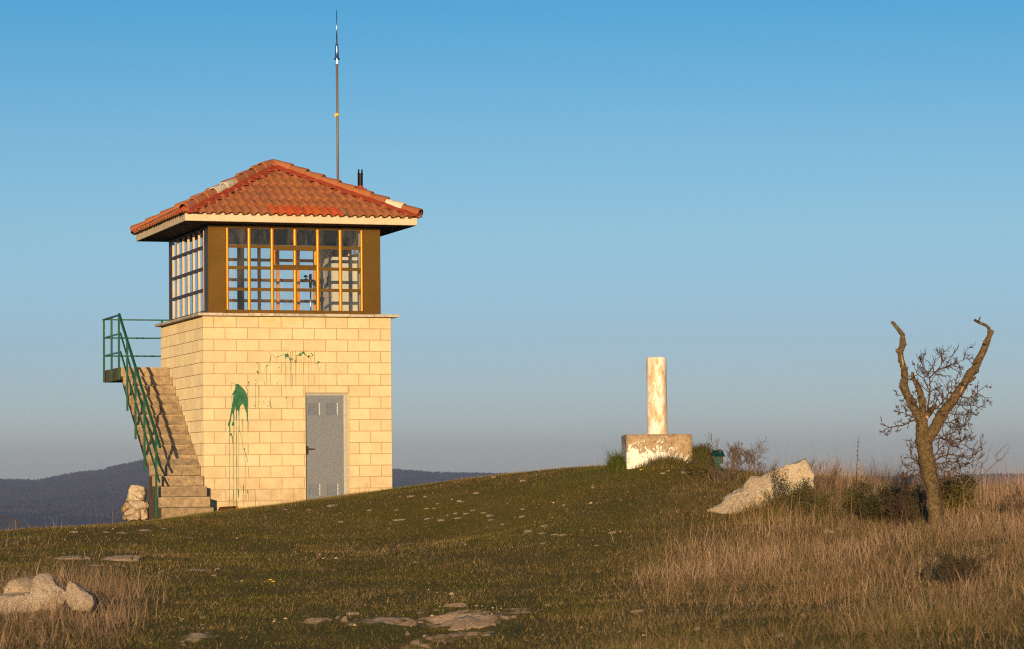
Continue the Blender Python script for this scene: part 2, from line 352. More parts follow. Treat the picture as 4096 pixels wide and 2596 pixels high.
# skyline of the far hills, read as direction -> elevation
sky_pts = [(-900, 1122), (-300, 1128), (0, 1130.5), (91, 1132), (121, 1125), (151, 1119), (197, 1112), (247, 1107), (257, 1101), (303, 1092), (336, 1084), (410, 1077), (520, 1082), (700, 1095), (924, 1107), (1032, 1114), (1183, 1117), (1400, 1121), (1800, 1124), (2100, 1124), (2300, 1119), (2350, 1117.5), (2408, 1119), (2800, 1116), (3400, 1121)]
sky_a, sky_e = [], []
for u, v in sky_pts:
    r = ray(u * KD, v * KD); sky_a.append(math.atan2(r[0], r[1])); sky_e.append(r[2] / math.hypot(r[0], r[1]))
RIDGE = 6200.0
def sstep(t): t = np.clip(t, 0, 1); return t * t * (3 - 2 * t)
def far_h(x, y):
    r = np.hypot(x, y); a = np.arctan2(x, y)
    e = np.interp(a, sky_a, sky_e); front = sstep((.9 - np.abs(a)) / .4)
    top = e * RIDGE * front + (1 - front) * -70
    foot = -62 + 14 * (fbm(x / 900, y / 900, 3, 3) - .5)
    t = (r - 2600) / (RIDGE - 2600)
    z = foot + (top - foot) * np.clip(t, 0, 1) ** 1.25
    z = z + np.where(t > 0, 16 * (fbm(x / 600, y / 600, 5, 4) - .5) * np.clip(1 - t, 0, 1) * np.clip(t * 6, 0, 1), 0)
    z = np.where(r > RIDGE, top - (r - RIDGE) * .05, z)
    return np.maximum(z, -95) + CZ
def ground_h(x, y):
    x, y = np.atleast_1d(np.asarray(x, float)), np.atleast_1d(np.asarray(y, float))
    r = np.hypot(x, y - 25); z = np.zeros(len(x))
    k = r < 75
    if k.any(): z[k] = near_h(x[k], y[k])
    base = -4.5 - np.maximum(r - 45, 0) * .13
    z = np.where(r > 38, np.where(r < 75, z * (1 - sstep((r - 38) / 30)) + base * sstep((r - 38) / 30), base), z)
    f = far_h(x, y); w = sstep((r - 350) / 900)
    z = np.where(w > 0, np.maximum(z, -62) * (1 - w) + f * w, z)
    return z
# lookup grid for placing things
GX0, GX1, GY0, GY1, GS = -22, 22, 14, 66, .2
gxs, gys = np.arange(GX0, GX1 + .01, GS), np.arange(GY0, GY1 + .01, GS)
GG = np.array(ground_h(*[a.ravel() for a in np.meshgrid(gxs, gys)])).reshape(len(gys), len(gxs))
bare_spots = []                            # (x, y, radius x, radius y, strength), filled in below
def bare_at(x, y):
    s = np.zeros(len(x))
    for bx, by, rx, ry, st in bare_spots: s = np.maximum(s, st * np.exp(-((x - bx) / rx) ** 2 - ((y - by) / ry) ** 2))
    return s
def micro(x, y):
    b = bare_at(x, y); lump = np.abs(fbm(x * 2.6, y * 2.0, 13, 4) - .5)
    return .05 * (fbm(x * 1.1, y * 1.1, 11, 4) - .5) + np.clip(b - .12, 0, 1) * (.30 - 1.7 * lump) * .45
def gh(x, y):
    x, y = np.atleast_1d(np.asarray(x, float)), np.atleast_1d(np.asarray(y, float))
    fx, fy = np.clip((x - GX0) / GS, 0, len(gxs) - 1.001), np.clip((y - GY0) / GS, 0, len(gys) - 1.001)
    i, j = fx.astype(int), fy.astype(int); a, b = fx - i, fy - j
    z = (GG[j, i] * (1 - a) + GG[j, i + 1] * a) * (1 - b) + (GG[j + 1, i] * (1 - a) + GG[j + 1, i + 1] * a) * b
    return z + micro(x, y)
def g1(x, y): return float(gh(x, y)[0])
def ground_hit(u, v, lo=16.0, hi=52.0):   # first point of the meadow seen at a spot of the photo (2408 px)
    prev = None
    for d in np.arange(lo, hi, .1):
        p = wd(u, v, d)
        if p.z < g1(p.x, p.y): return Vector((p.x, p.y, g1(p.x, p.y)))
    return None

def ground_material():
    m, nt, b = new_mat('meadow_soil'); vec = obj_vec(nt, True)
    c = ramp(nt, noise_node(nt, vec, 1.3, 8, .7), [(.32, (.150, .128, .020)), (.5, (.18, .136, .034)), (.66, (.23, .158, .062))])
    c = mix(nt, ramp(nt, noise_node(nt, vec, 17, 6, .7), [(.35, (0, 0, 0)), (.65, (.7, .7, .7))]), c, (.088, .074, .012))
    grit = ramp(nt, noise_node(nt, vec, 55, 4, .7), [(.60, (0, 0, 0)), (.68, (1, 1, 1))])
    area = ramp(nt, noise_node(nt, vec, .55, 5, .65), [(.52, (0, 0, 0)), (.66, (1, 1, 1))])
    f = mix(nt, 1.0, grit, area, 'MULTIPLY'); c = mix(nt, f, c, (.42, .33, .23))
    # bare limestone streaks
    bare = N(nt, 'ShaderNodeAttribute', attribute_name='bare').outputs['Fac']
    th = N(nt, 'ShaderNodeMath', operation='MULTIPLY_ADD'); nt.links.new(noise_node(nt, vec, 6, 9, .75, .3), th.inputs[0]); th.inputs[1].default_value = 1.0; th.inputs[2].default_value = -.47
    ad = N(nt, 'ShaderNodeMath', operation='ADD'); nt.links.new(th.outputs[0], ad.inputs[0]); nt.links.new(bare, ad.inputs[1])
    c = mix(nt, ramp(nt, ad.outputs[0], [(.36, (0, 0, 0)), (.52, (1, 1, 1))]), c, ramp(nt, noise_node(nt, vec, 14, 8, .7), [(.3, (.44, .27, .14)), (.5, (.70, .48, .28)), (.7, (.80, .60, .40))]))
    # wooded land far away
    far = N(nt, 'ShaderNodeAttribute', attribute_name='far').outputs['Fac']
    w = ramp(nt, noise_node(nt, vec, .004, 8, .7, .6), [(.35, (.018, .024, .026)), (.5, (.030, .030, .031)), (.64, (.042, .037, .036)), (.72, (.10, .078, .06))])
    w = mix(nt, N(nt, 'ShaderNodeAttribute', attribute_name='field').outputs['Fac'], w, (.12, .09, .075))
    c = mix(nt, far, c, w)
    nt.links.new(c, b.inputs['Base Color']); b.inputs['Roughness'].default_value = .98; b.inputs['Specular IOR Level'].default_value = .05
    bump(nt, b, noise_node(nt, vec, 20, 9, .75), .8, .03)
    return m
M['ground'] = ground_material()

_bs = []
for u, v, ru, rv, s in ((1090, 1462, 130, 26, .62), (905, 1466, 110, 14, .5), (748, 1463, 60, 10, .5), (1220, 1440, 70, 12, .4), (1080, 1500, 150, 16, .45), (470, 1502, 60, 14, .5), (980, 1522, 80, 12, .4), (1010, 1390, 60, 6, .3), (630, 1250, 90, 10, .22), (900, 1200, 120, 10, .2), (1380, 1245, 130, 14, .16), (1000, 1225, 160, 12, .16), (1950, 1510, 120, 10, .25), (1300, 1490, 160, 14, .22), (1560, 1440, 60, 8, .2), (330, 1252, 90, 6, .2), (480, 1275, 90, 8, .22)):
    p = ground_hit(u, v)
    if p is None: continue
    q = ground_hit(u, v - rv) or p; _bs.append((p.x, p.y, ru * KD / F * p.y, max(.25, abs(q.y - p.y)), s))

bare_spots += _bs

def polar_sheet(name, rs, angs, mat):
    A, Rr = np.meshgrid(angs, rs); x, y = (Rr * np.sin(A)).ravel(), (Rr * np.cos(A)).ravel()
    z = ground_h(x, y); r = np.hypot(x, y); k = (r < 90) & (r > 6); z[k] += micro(x[k], y[k])
    na, nr = len(angs), len(rs)
    i, j = np.meshgrid(np.arange(nr - 1), np.arange(na - 1), indexing='ij'); i, j = i.ravel(), j.ravel()
    q = np.stack([i * na + j, i * na + j + 1, (i + 1) * na + j + 1, (i + 1) * na + j], 1)[:, ::-1]
    o = np_mesh(name, np.stack([x, y, z], 1), q.ravel(), np.arange(len(q)) * 4, mat, smooth=True)
    bare = np.zeros(len(x))
    for bx, by, rx, ry, s in bare_spots: bare = np.maximum(bare, s * np.exp(-((x - bx) / rx) ** 2 - ((y - by) / ry) ** 2))
    o.data.attributes.new('bare', 'FLOAT', 'POINT').data.foreach_set('value', bare.astype(np.float32))
    if name == 'hills': o.data.attributes.new('field', 'FLOAT', 'POINT').data.foreach_set('value', (infield(x, y, z) * (y > 100)).astype(np.float32))
    o.data.attributes.new('far', 'FLOAT', 'POINT').data.foreach_set('value', sstep((r - 70) / 150).astype(np.float32))
    return o
front = np.concatenate([np.radians(np.arange(-26, -13, .25)), np.radians(np.arange(-13, 13, .12)), np.radians(np.arange(13, 26.01, .25))]); fine = np.radians(np.arange(-13.5, 13.51, .06))
angs = np.concatenate([np.radians(np.arange(-180, -26, 4.0)), front, np.radians(np.arange(30, 180.1, 5.0))])
angs[-1] = math.pi
rs = np.concatenate([[.3, 1, 2, 4, 6, 8, 10, 12, 14], np.arange(15, 27, .07), np.arange(27, 60, .18), np.geomspace(60, 620, 50)])
tag(polar_sheet('ground', rs, angs, M['ground']), 'grassy hilltop of short dry turf with scattered pale stones', 'ground', kind='structure')
rs2 = np.concatenate([np.geomspace(620, 2600, 24)[:], np.linspace(2660, 6200, 110), np.geomspace(6260, 8200, 10)])
angs2 = np.concatenate([np.radians(np.arange(-180, -14, 4.0)), fine, np.radians(np.arange(16, 180.1, 5.0))]); angs2[-1] = math.pi
FIELDS = ([(236, 1146), (249, 1160), (303, 1165), (340, 1165), (340, 1160), (300, 1157), (262, 1152)], [(25, 1142), (44, 1142), (44, 1145), (25, 1145)], [(100, 1168), (125, 1170), (123, 1172), (100, 1171)], [(190, 1194), (230, 1193), (230, 1196), (190, 1196)], [(275, 1139), (300, 1138), (300, 1142), (278, 1142)], [(990, 1126), (1040, 1128), (1038, 1131), (990, 1130)])
def infield(x, y, z):
    u, v = project(x, y, z); r = np.zeros(len(x))
    for poly in FIELDS:
        k = np.zeros(len(x), bool); n = len(poly)
        for i in range(n):
            (x0, y0), (x1, y1) = poly[i], poly[(i + 1) % n]
            k ^= ((y0 > v) != (y1 > v)) & (u < (x1 - x0) * (v - y0) / (y1 - y0 + 1e-9) + x0)
        r = np.maximum(r, k * 1.0)
    return r
tag(polar_sheet('hills', rs2, angs2, M['ground']), 'low wooded hills in the hazy distance', 'hills', kind='structure')

# far woods on the hills
def forest():
    n = 150000; a = np.random.uniform(-.27, .25, n); r = np.sqrt(np.random.uniform(2700 ** 2, 6240 ** 2, n))
    lo = math.atan2(ray(360 * KD, 1100)[0], 1); mid0 = math.atan2(ray(900 * KD, 1100)[0], 1); mid1 = math.atan2(ray(1260 * KD, 1100)[0], 1); hi0 = math.atan2(ray(2270 * KD, 1100)[0], 1)
    x, y = r * np.sin(a), r * np.cos(a)
    d = fbm(x / 260, y / 420, 21, 4); k = (d > .42) & (np.random.rand(len(x)) < np.clip((d - .38) * 6, 0, 1)) | (r > 6150); x, y, d = x[k], y[k], d[k]
    k = infield(x, y, ground_h(x, y)) < .5; x, y, d = x[k], y[k], d[k]
    z = ground_h(x, y); m = len(x); s = np.random.uniform(1.6, 3.4, m); hgt = s * np.random.uniform(1.1, 2.0, m)
    ring = np.array([(math.cos(t), math.sin(t)) for t in np.arange(5) * 2 * math.pi / 5])
    jit = np.random.uniform(.7, 1.25, (m, 5)); rot = np.random.rand(m) * 6.28
    cx = np.cos(rot)[:, None] * ring[:, 0] - np.sin(rot)[:, None] * ring[:, 1]; cy = np.sin(rot)[:, None] * ring[:, 0] + np.cos(rot)[:, None] * ring[:, 1]
    co = np.empty((m, 12, 3))
    for lev, (f, zz) in enumerate(((1.0, .35), (.72, .78))):
        co[:, lev * 5:lev * 5 + 5, 0] = x[:, None] + cx * jit * s[:, None] * f; co[:, lev * 5:lev * 5 + 5, 1] = y[:, None] + cy * jit * s[:, None] * f
        co[:, lev * 5:lev * 5 + 5, 2] = (z + hgt * zz)[:, None] + np.random.uniform(-.3, .3, (m, 5))
    co[:, 10] = np.stack([x, y, z + hgt], 1); co[:, 11] = np.stack([x, y, z - 1], 1)
    fs = []
    for j in range(5):
        j2 = (j + 1) % 5; fs += [(11, j2, j), (j, j2, 5 + j2), (j, 5 + j2, 5 + j), (5 + j, 5 + j2, 10)]
    fs = np.array(fs); loops = (fs[None] + (np.arange(m) * 12)[:, None, None]).reshape(-1)
    pal = np.array([(.016, .022, .024), (.024, .026, .027), (.034, .030, .031), (.026, .028, .026)])
    sel = np.clip((fbm(x / 500, y / 300, 33, 3) * 5 - 1 + np.random.uniform(-.6, .6, m)).astype(int), 0, 3)
    t = pal[sel] * np.random.uniform(.8, 1.25, (m, 1))
    return np_mesh('forest', co.reshape(-1, 3), loops, np.arange(len(loops) // 3) * 3, M['blade'], np.repeat(t, 12, 0))
tag(forest(), 'dark far-off woods covering the distant hills', 'woods', kind='stuff')
# ================================================================== LOOKOUT TOWER (tower frame: origin at the top of the front left wall corner)
ZB = 3.5
tower = empty('lookout_tower', TW(0, 0, -ZB), YAW)
tag(tower, 'square cream block watchtower with glazed top storey, hipped clay tile roof and outside stair', 'watchtower')
def part(mb, name, mats, parent=tower, **k):
    return mb.build(name, mats, parent, loc=(0, 0, ZB) if parent is tower else None, **k)

S = 3.4
faces4 = {'f': lambda a, z, o: (a, -o, z), 'l': lambda a, z, o: (-o, a, z), 'r': lambda a, z, o: (S + o, a, z), 'b': lambda a, z, o: (a, S + o, z)}
DX0, DX1, DZ = 1.83, 2.62, -1.327
w = MB(); rnd = random.Random(3)
for key, fn in faces4.items():
    for i in range(19):
        z1, z0 = -.2 * i, -.2 * (i + 1)
        odd = (i % 2 == 0) == (key in 'fb')
        js = [0] + ([.2 + .4 * k for k in range(9)] if odd else [.4 * k for k in range(1, 9)]) + [S]
        js = sorted(set(round(j, 3) for j in js if j <= S))
        for a0, a1 in zip(js[:-1], js[1:]):
            if a1 - a0 < .05: continue
            t = rnd.uniform(.93, 1.05); tint = (t, t * rnd.uniform(.98, 1.0), t * rnd.uniform(.95, 1.02))
            pcs = [(a0, a1, z0, z1)]
            if key == 'f' and z0 < DZ:
                if z1 > DZ and a1 > DX0 and a0 < DX1:
                    pcs = [(a0, min(a1, DX0), z0, z1)] if a0 < DX0 else []
                    pcs += [(max(a0, DX0), min(a1, DX1), DZ - .005, z1)]
                    if a1 > DX1: pcs += [(DX1, a1, z0, z1)]
                elif z1 <= DZ: pcs = [(a0, min(a1, DX0), z0, z1), (max(a0, DX1), a1, z0, z1)]
            for b0, b1, y0, y1 in pcs:
                if b1 - b0 < .03: continue
                h, c, dp = .0058, .0035, .0015 if key in 'lr' else .006; dz = rnd.uniform(-.0012, .0012)
                e = [(b0 + h, y0 + h), (b1 - h, y0 + h), (b1 - h, y1 - h), (b0 + h, y1 - h)]
                f = [(b0 + h + c, y0 + h + c), (b1 - h - c, y0 + h + c), (b1 - h - c, y1 - h - c), (b0 + h + c, y1 - h - c)]
                vs = [fn(a, z, -dp) for a, z in e] + [fn(a, z, dz) for a, z in f]
                w.add(vs, [(4, 5, 6, 7), (0, 1, 5, 4), (1, 2, 6, 5), (2, 3, 7, 6), (3, 0, 4, 7)], 0, tint)
g = .0045; B0 = -3.8
for bx in ((g, DX0, g, .2, B0, -.001), (DX1, S - g, g, .2, B0, -.001), (DX0, DX1, g, .2, DZ, -.001), (g, .2, .2, S - g, B0, -.001), (S - .2, S - g, .2, S - g, B0, -.001), (.2, S - .2, S - .2, S - g, B0, -.001)):
    w.box(*bx, mat=1)
w.box(DX1 - .004, DX1 + .02, .0085, .12, B0, DZ, mat=0)          # right door jamb of block
wall = part(w, 'wall', [M['block'], M['mortar']])

# paint thrown at the wall: strips and blots 1 mm proud of the blocks
class Paint:
    def __init__(s): s.mb = MB(); s.k = 0
    def off(s): s.k += 1; return -.0016 - .00002 * s.k
    def poly(s, pts, mat=0):
        y = s.off(); n = len(pts); vs = [(x, y, z) for x, z in pts] + [(x, .004, z) for x, z in pts]
        s.mb.add(vs, [tuple(range(n))] + [(i, (i + 1) % n, n + (i + 1) % n, n + i) for i in range(n)], mat)
    def line(s, pts, w0, w1=None, mat=0):
        y = s.off(); w1 = w0 if w1 is None else w1; n = len(pts); L_, R_ = [], []
        for i, (x, z) in enumerate(pts):
            a, b = pts[max(i - 1, 0)], pts[min(i + 1, n - 1)]; dx, dz = b[0] - a[0], b[1] - a[1]; d = math.hypot(dx, dz) or 1
            ww = (w0 + (w1 - w0) * i / max(n - 1, 1)) * random.uniform(.75, 1.25) / 2
            L_.append((x - dz / d * ww, y, z + dx / d * ww)); R_.append((x + dz / d * ww, y, z - dx / d * ww))
        s.mb.add(L_ + R_, [(i, i + 1, n + i + 1, n + i) for i in range(n - 1)], mat)
    def blot(s, x, z, r, mat=0):
        n = 13; s.poly([(x + r * random.uniform(.72, 1.25) * math.cos(t), z + r * random.uniform(.72, 1.25) * math.sin(t)) for t in [2 * math.pi * i / n for i in range(n)]], mat)
def P8(x, y): q = on_y(860 + x / 2.8269, 1500 + y / 2.8269, 0); return (q[0], q[2])
def P7(x, y): q = on_y(1000 + x / 5.87, 1380 + y / 5.87, 0); return (q[0], q[2])
M8, M7 = 1 / 2.8269 / 231, 1 / 5.87 / 231
pa = Paint()
blob = [(235, 105), (262, 100), (290, 125), (330, 165), (355, 205), (368, 245), (372, 300), (370, 380), (373, 440), (371, 525), (360, 520), (357, 432), (346, 400), (336, 384), (323, 336), (305, 331), (292, 345), (280, 370), (277, 400), (275, 505), (267, 505), (264, 412), (252, 395), (246, 405), (244, 505), (237, 505), (236, 402), (230, 352), (224, 395), (215, 430), (222, 480), (216, 520), (221, 568), (202, 556), (190, 545), (209, 520), (205, 450), (193, 430), (181, 500), (167, 582), (145, 575), (149, 540), (164, 510), (175, 440), (185, 380), (195, 330), (204, 270), (209, 226), (188, 228), (208, 190), (227, 165), (229, 130)]
pa.poly([P8(*p) for p in blob])
pa.blot(*P8(178, 672), 15 * M8); pa.blot(*P8(200, 560), 14 * M8); pa.blot(*P8(335, 838), 9 * M8)
for x, y0, y1, ww, m in ((168, 575, 700, 9, 0), (162, 700, 1560, 3.2, 0), (196, 685, 780, 5, 0), (204, 780, 1300, 3.2, 1), (211, 550, 1480, 3.4, 0), (241, 500, 770, 4, 0), (242, 770, 1560, 3.4, 0), (271, 500, 640, 6, 0), (268, 640, 1300, 3, 0), (264, 1298, 1385, 8, 0), (320, 500, 700, 2.4, 1), (328, 840, 1540, 2.6, 1), (322, 1240, 1335, 6, 0), (349, 880, 1430, 3.2, 0), (349, 1296, 1340, 6, 0), (368, 1298, 1342, 6, 0), (295, 400, 650, 2.2, 1), (309, 490, 640, 4, 0), (372, 520, 645, 5, 0), (371, 640, 900, 2.6, 1), (209, 1300, 1380, 6, 0), (245, 1430, 1560, 4, 0), (222, 560, 900, 2.2, 1), (458, 110, 380, 2.4, 1), (489, 120, 380, 2.6, 1), (384, 100, 640, 2.0, 1), (318, 1330, 1560, 2.6, 0), (190, 230, 420, 3, 0)):
    n = max(3, int((y1 - y0) / 60)); pa.line([P8(x + random.uniform(-1.2, 1.2), y0 + (y1 - y0) * i / n) for i in range(n + 1)], ww * 1.45 * M8, ww * 1.05 * M8, m)
for pts, ww in (([(222, 585), (270, 615), (300, 690), (320, 830), (350, 900), (372, 985)], 4), ([(185, 80), (235, 108)], 5), ([(383, 72), (386, 112), (350, 132), (372, 180), (366, 232)], 6), ([(440, 1290), (448, 1340), (458, 1400), (452, 1480)], 3), ([(462, 1295), (455, 1380), (460, 1490)], 2.5), ([(178, 665), (190, 695), (200, 760)], 6), ([(182, 78), (186, 170)], 2.5)):
    pa.line([P8(*p) for p in pts], ww * M8)
pa.blot(*P8(383, 84), 8 * M8)
part(pa.mb, 'paint_splash', [M['paint'], M['stain']])
pb = Paint()
for pts, ww in (([(425, 430), (480, 360), (485, 290), (520, 240), (555, 215), (575, 275), (615, 298), (655, 268), (740, 245), (780, 220), (830, 250)], 9), ([(880, 240), (910, 280), (945, 370), (968, 400)], 20), ([(968, 320), (1040, 360), (1080, 395)], 10), ([(1080, 395), (1092, 310), (1085, 240), (1130, 238)], 14), ([(1130, 238), (1180, 225), (1225, 180), (1260, 170), (1290, 215), (1340, 260), (1380, 300)], 14), ([(1400, 255), (1430, 264), (1465, 260), (1478, 225), (1440, 200)], 9), ([(1490, 405), (1530, 440), (1575, 420)], 5), ([(1560, 450), (1620, 570), (1658, 522)], 8), ([(325, 395), (380, 430), (440, 455), (478, 472), (440, 497), (405, 490), (355, 520), (345, 600), (368, 645)], 7), ([(755, 428), (830, 470), (830, 515), (862, 525)], 7), ([(845, 300), (860, 320), (890, 300)], 7), ([(160, 400), (205, 470), (208, 640)], 8), ([(150, 775), (130, 830), (165, 850), (130, 920)], 6), ([(1175, 140), (1190, 200)], 7), ([(1300, 140), (1275, 180)], 7), ([(140, 395), (180, 460)], 5), ([(250, 440), (235, 570), (290, 640), (305, 668)], 4),
                ):
    pb.line([P7(*p) for p in pts], ww * M7)
LETTERS = (([(78, 1425), (118, 1424)], 12), ([(140, 1312), (138, 1500)], 5), ([(178, 1495), (196, 1335), (228, 1328)], 6), ([(275, 1345), (262, 1410)], 4), ([(345, 1345), (350, 1410)], 4), ([(410, 1452), (425, 1410), (470, 1408)], 9), ([(448, 1332), (472, 1372), (510, 1470)], 10), ([(852, 1210), (862, 1265), (885, 1390)], 5), ([(862, 1375), (868, 1500)], 8))
for x, y, r in ((860, 240, 44), (832, 280, 20), (890, 262, 24), (1180, 228, 36), (1130, 240, 18), (1245, 178, 30), (1276, 212, 18), (1380, 262, 26), (1378, 292, 13), (1470, 236, 17), (1440, 196, 15), (965, 328, 24), (955, 376, 16), (1076, 392, 24), (1612, 400, 24), (1580, 428, 15), (398, 485, 18), (172, 622, 22), (186, 655, 16), (130, 822, 12), (655, 268, 16), (685, 532, 12), (650, 872, 9), (312, 1335, 13), (450, 1335, 13), (852, 1235, 14), (1062, 150, 8), (950, 180, 10), (250, 438, 9), (1408, 615, 9), (1530, 572, 7), (1736, 772, 9), (2163, 846, 10), (770, 268, 7), (1694, 330, 7), (1882, 390, 7)):
    pb.blot(*P7(x, y), r * M7)
for x, y0, y1, ww, m in ((128, 900, 1500, 5, 0), (188, 690, 960, 6, 0), (200, 960, 1480, 5, 1), (112, 670, 780, 4, 1), (385, 500, 960, 5, 0), (405, 500, 640, 4, 1), (475, 430, 670, 4, 1), (578, 290, 590, 4, 1), (645, 300, 640, 5, 1), (615, 300, 400, 4, 1), (740, 430, 670, 10, 1), (722, 260, 400, 4, 1), (768, 270, 370, 4, 1), (825, 300, 1020, 6, 0), (845, 500, 960, 5, 1), (865, 540, 860, 4, 1), (948, 180, 950, 5, 0), (968, 400, 1060, 5, 0), (1065, 160, 960, 5, 0), (1085, 410, 1010, 5, 1), (1118, 250, 440, 4, 1), (1160, 260, 940, 5, 1), (1200, 260, 940, 5, 1), (1250, 260, 940, 7, 1), (1275, 230, 480, 5, 1), (1300, 240, 480, 4, 1), (1380, 310, 1100, 6, 0), (1450, 270, 940, 5, 1), (1428, 270, 660, 5, 1), (1412, 270, 400, 4, 1), (1618, 580, 1100, 5, 0), (1740, 780, 940, 5, 1), (2043, 870, 960, 10, 0), (2163, 850, 940, 5, 1), (1530, 450, 680, 4, 1), (1495, 610, 680, 4, 1), (682, 540, 840, 4, 1), (706, 550, 670, 4, 1), (340, 850, 950, 6, 0), (652, 880, 940, 7, 0), (300, 690, 920, 3.5, 1), (250, 450, 850, 4, 1), (1720, 600, 690, 4, 1), (1796, 770, 900, 4, 1), (1995, 990, 1100, 4, 1), (598, 20, 90, 4, 1), (686, 10, 60, 4, 1), (1600, 430, 500, 4, 1)):
    n = max(3, int((y1 - y0) / 90)); pb.line([P7(x + random.uniform(-2, 2), y0 + (y1 - y0) * i / n) for i in range(n + 1)], ww * 1.25 * M7, ww * .9 * M7, m)
part(pb.mb, 'paint_splatter', [M['paint'], M['stain']])
pc = Paint(); pc.k = 40
for pts, ww in LETTERS: pc.line([P7(*p) for p in pts], ww * M7)
part(pc.mb, 'faded_lettering', [M['paint']])

# door
d = MB(); xL, xR, zT, yF = 1.845, 2.535, -1.372, .075
vx = ((1.897, 2.10), (2.226, 2.427)); vz = ((-1.720, -1.510), (-3.125, -2.920))
xs = [xL, vx[0][0], vx[0][1], vx[1][0], vx[1][1], xR]; zs = [-3.75, vz[1][0], vz[1][1], vz[0][0], vz[0][1], zT]
for i in range(5):
    for j in range(5):
        if i in (1, 3) and j in (1, 3): continue
        d.box(xs[i], xs[i + 1], yF, yF + .03, zs[j], zs[j + 1])
door = part(d, 'door', [M['door']])
for a0, a1 in vx:
    for z0, z1 in vz:
        v = MB(); n = 6; h = (z1 - z0) / n; dp = .008
        for k in range(n):
            b, t = z0 + k * h, z0 + (k + 1) * h; e = .016
            P_ = [(a0, yF, b), (a1, yF, b), (a1 - e, yF + dp, t - .002), (a0 + e, yF + dp, t - .002), (a0, yF, t), (a1, yF, t)]
            v.add(P_, [(0, 1, 2, 3), (1, 5, 2), (0, 3, 4), (4, 3, 2, 5)])
        part(v, 'vent', [M['door']], door)
h = MB(); hz = -2.305; h.box(1.853, 1.893, yF - .008, yF, hz - .10, hz + .05, bevel=.003); h.bar((1.873, yF - .035, hz), (1.99, yF - .035, hz - .004), .018, .02); h.bar((1.873, yF, hz), (1.873, yF - .04, hz), .018, .018)
part(h, 'handle', [M['darkmetal']], door)
fr = MB()
for b in ((1.834, 1.845, .05, .11, -3.75, -1.331), (2.535, 2.552, .066, .11, -3.75, -1.378), (2.552, 2.588, .055, .11, -3.75, -1.331), (2.588, 2.612, .062, .11, -3.75, -1.331), (1.845, 2.552, .055, .11, -1.360, -1.331), (1.845, 2.552, .066, .11, -1.372, -1.360)): fr.box(*b)
fr.box(1.83, 2.616, .112, .15, -3.75, DZ)
part(fr, 'door_frame', [M['doorframe']])

# coping of stone slabs, butt jointed
c = MB(); CL, CR = -.095, 3.52; rnd = random.Random(5)
def slabs(a0, a1, n, fn):
    e = [a0 + (a1 - a0) * k / n for k in range(n + 1)]
    for k in range(n):
        t = rnd.uniform(.86, 1.1); lo, hi = fn(e[k] + .002, e[k + 1] - .002)
        c.box(lo[0], hi[0], lo[1], hi[1], .002 + rnd.uniform(0, .002), .050 + rnd.uniform(-.003, .003), tint=(t, t, t * rnd.uniform(.95, 1.02)), bevel=.004)
slabs(CL, CR, 8, lambda a, b: ((a, CL), (b, .3)))
slabs(CL, CR, 8, lambda a, b: ((a, 3.2), (b, 3.52)))
slabs(.302, 3.198, 6, lambda a, b: ((CL, a), (.3, b)))
slabs(.302, 3.198, 6, lambda a, b: ((3.2, a), (3.52, b)))
part(c, 'coping', [M['coping']])
fl = MB(); fl.box(.304, 3.196, .304, 3.196, -.05, .046); part(fl, 'floor', [M['coping']])

# glazed storey
CX0, CX1, CY0, CY1 = .122, 3.232, .07, 3.26; CB, CT = .052, 1.578
def L_panel(sx, sy):
    p = MB(); x = CX0 if sx < 0 else CX1; y = CY0 if sy < 0 else CY1; t = .03; L = .32
    ax, ay = (x, x + L) if sx < 0 else (x - L, x), (y, y + t) if sy < 0 else (y - t, y)
    p.box(*ax, *ay, CB, CT, bevel=.004)
    bx, by = (x, x + t) if sx < 0 else (x - t, x), (y + t, y + L) if sy < 0 else (y - L, y - t)
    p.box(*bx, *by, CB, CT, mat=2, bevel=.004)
    q = .055; ix0, ix1 = (x + q, x + L - .012) if sx < 0 else (x - L + .012, x - q); iy0, iy1 = (y + q, y + L - .012) if sy < 0 else (y - L + .012, y - q)
    yy = iy1 if sy < 0 else iy0; xx = ix1 if sx < 0 else ix0
    p.box(ix0, ix1, yy - .01, yy + .01, CB, CT - .05, mat=1); p.box(xx - .01, xx + .01, iy0, iy1 if sy > 0 else iy1 - .011, CB, CT - .05, mat=1)
    return p
for sx in (-1, 1):
    for sy in (-1, 1): part(L_panel(sx, sy), 'corner_panel', [M['bronze'], M['inner'], M['bronze_shaded']])
WF = CX1 - CX0 - .64
def mullion(mb, fn, a, z0, z1, wd_=.057, dp=.015, mat=1):
    n = 8; prof = [(a - wd_ / 2 * math.cos(math.pi * i / n), dp * math.sin(math.pi * i / n)) for i in range(n + 1)] + [(a + wd_ / 2, -.035), (a - wd_ / 2, -.035)]
    k = len(prof); vs = [fn(p[0], z, p[1]) for z in (z0, z1) for p in prof]
    mb.add(vs, [(i, (i + 1) % k, k + (i + 1) % k, k + i) for i in range(k)] + [tuple(range(k)), tuple(range(k, 2 * k))], mat)
def fbox(mb, fn, a0, a1, z0, z1, o0, o1, mat=0):
    p, q = fn(a0, z0, o0), fn(a1, z1, o1)
    mb.box(min(p[0], q[0]), max(p[0], q[0]), min(p[1], q[1]), max(p[1], q[1]), min(p[2], q[2]), max(p[2], q[2]), mat)
def sbar(mb, fn, a, z0, z1, w_):            # square bar: bronze outside, sides paler, their sunlit look put into the colour
    h = w_ / 2; vs = [fn(x, z, o) for z in (z0, z1) for x, o in ((a - h, .012), (a + h, .012), (a + h, -.020), (a - h, -.020))]
    mb.add(vs, [(0, 1, 5, 4)], 0); mb.add(vs, [(1, 2, 6, 5), (3, 0, 4, 7), (2, 3, 7, 6), (0, 3, 2, 1), (4, 5, 6, 7)], 2)
TR = (1.227, .852, .477)
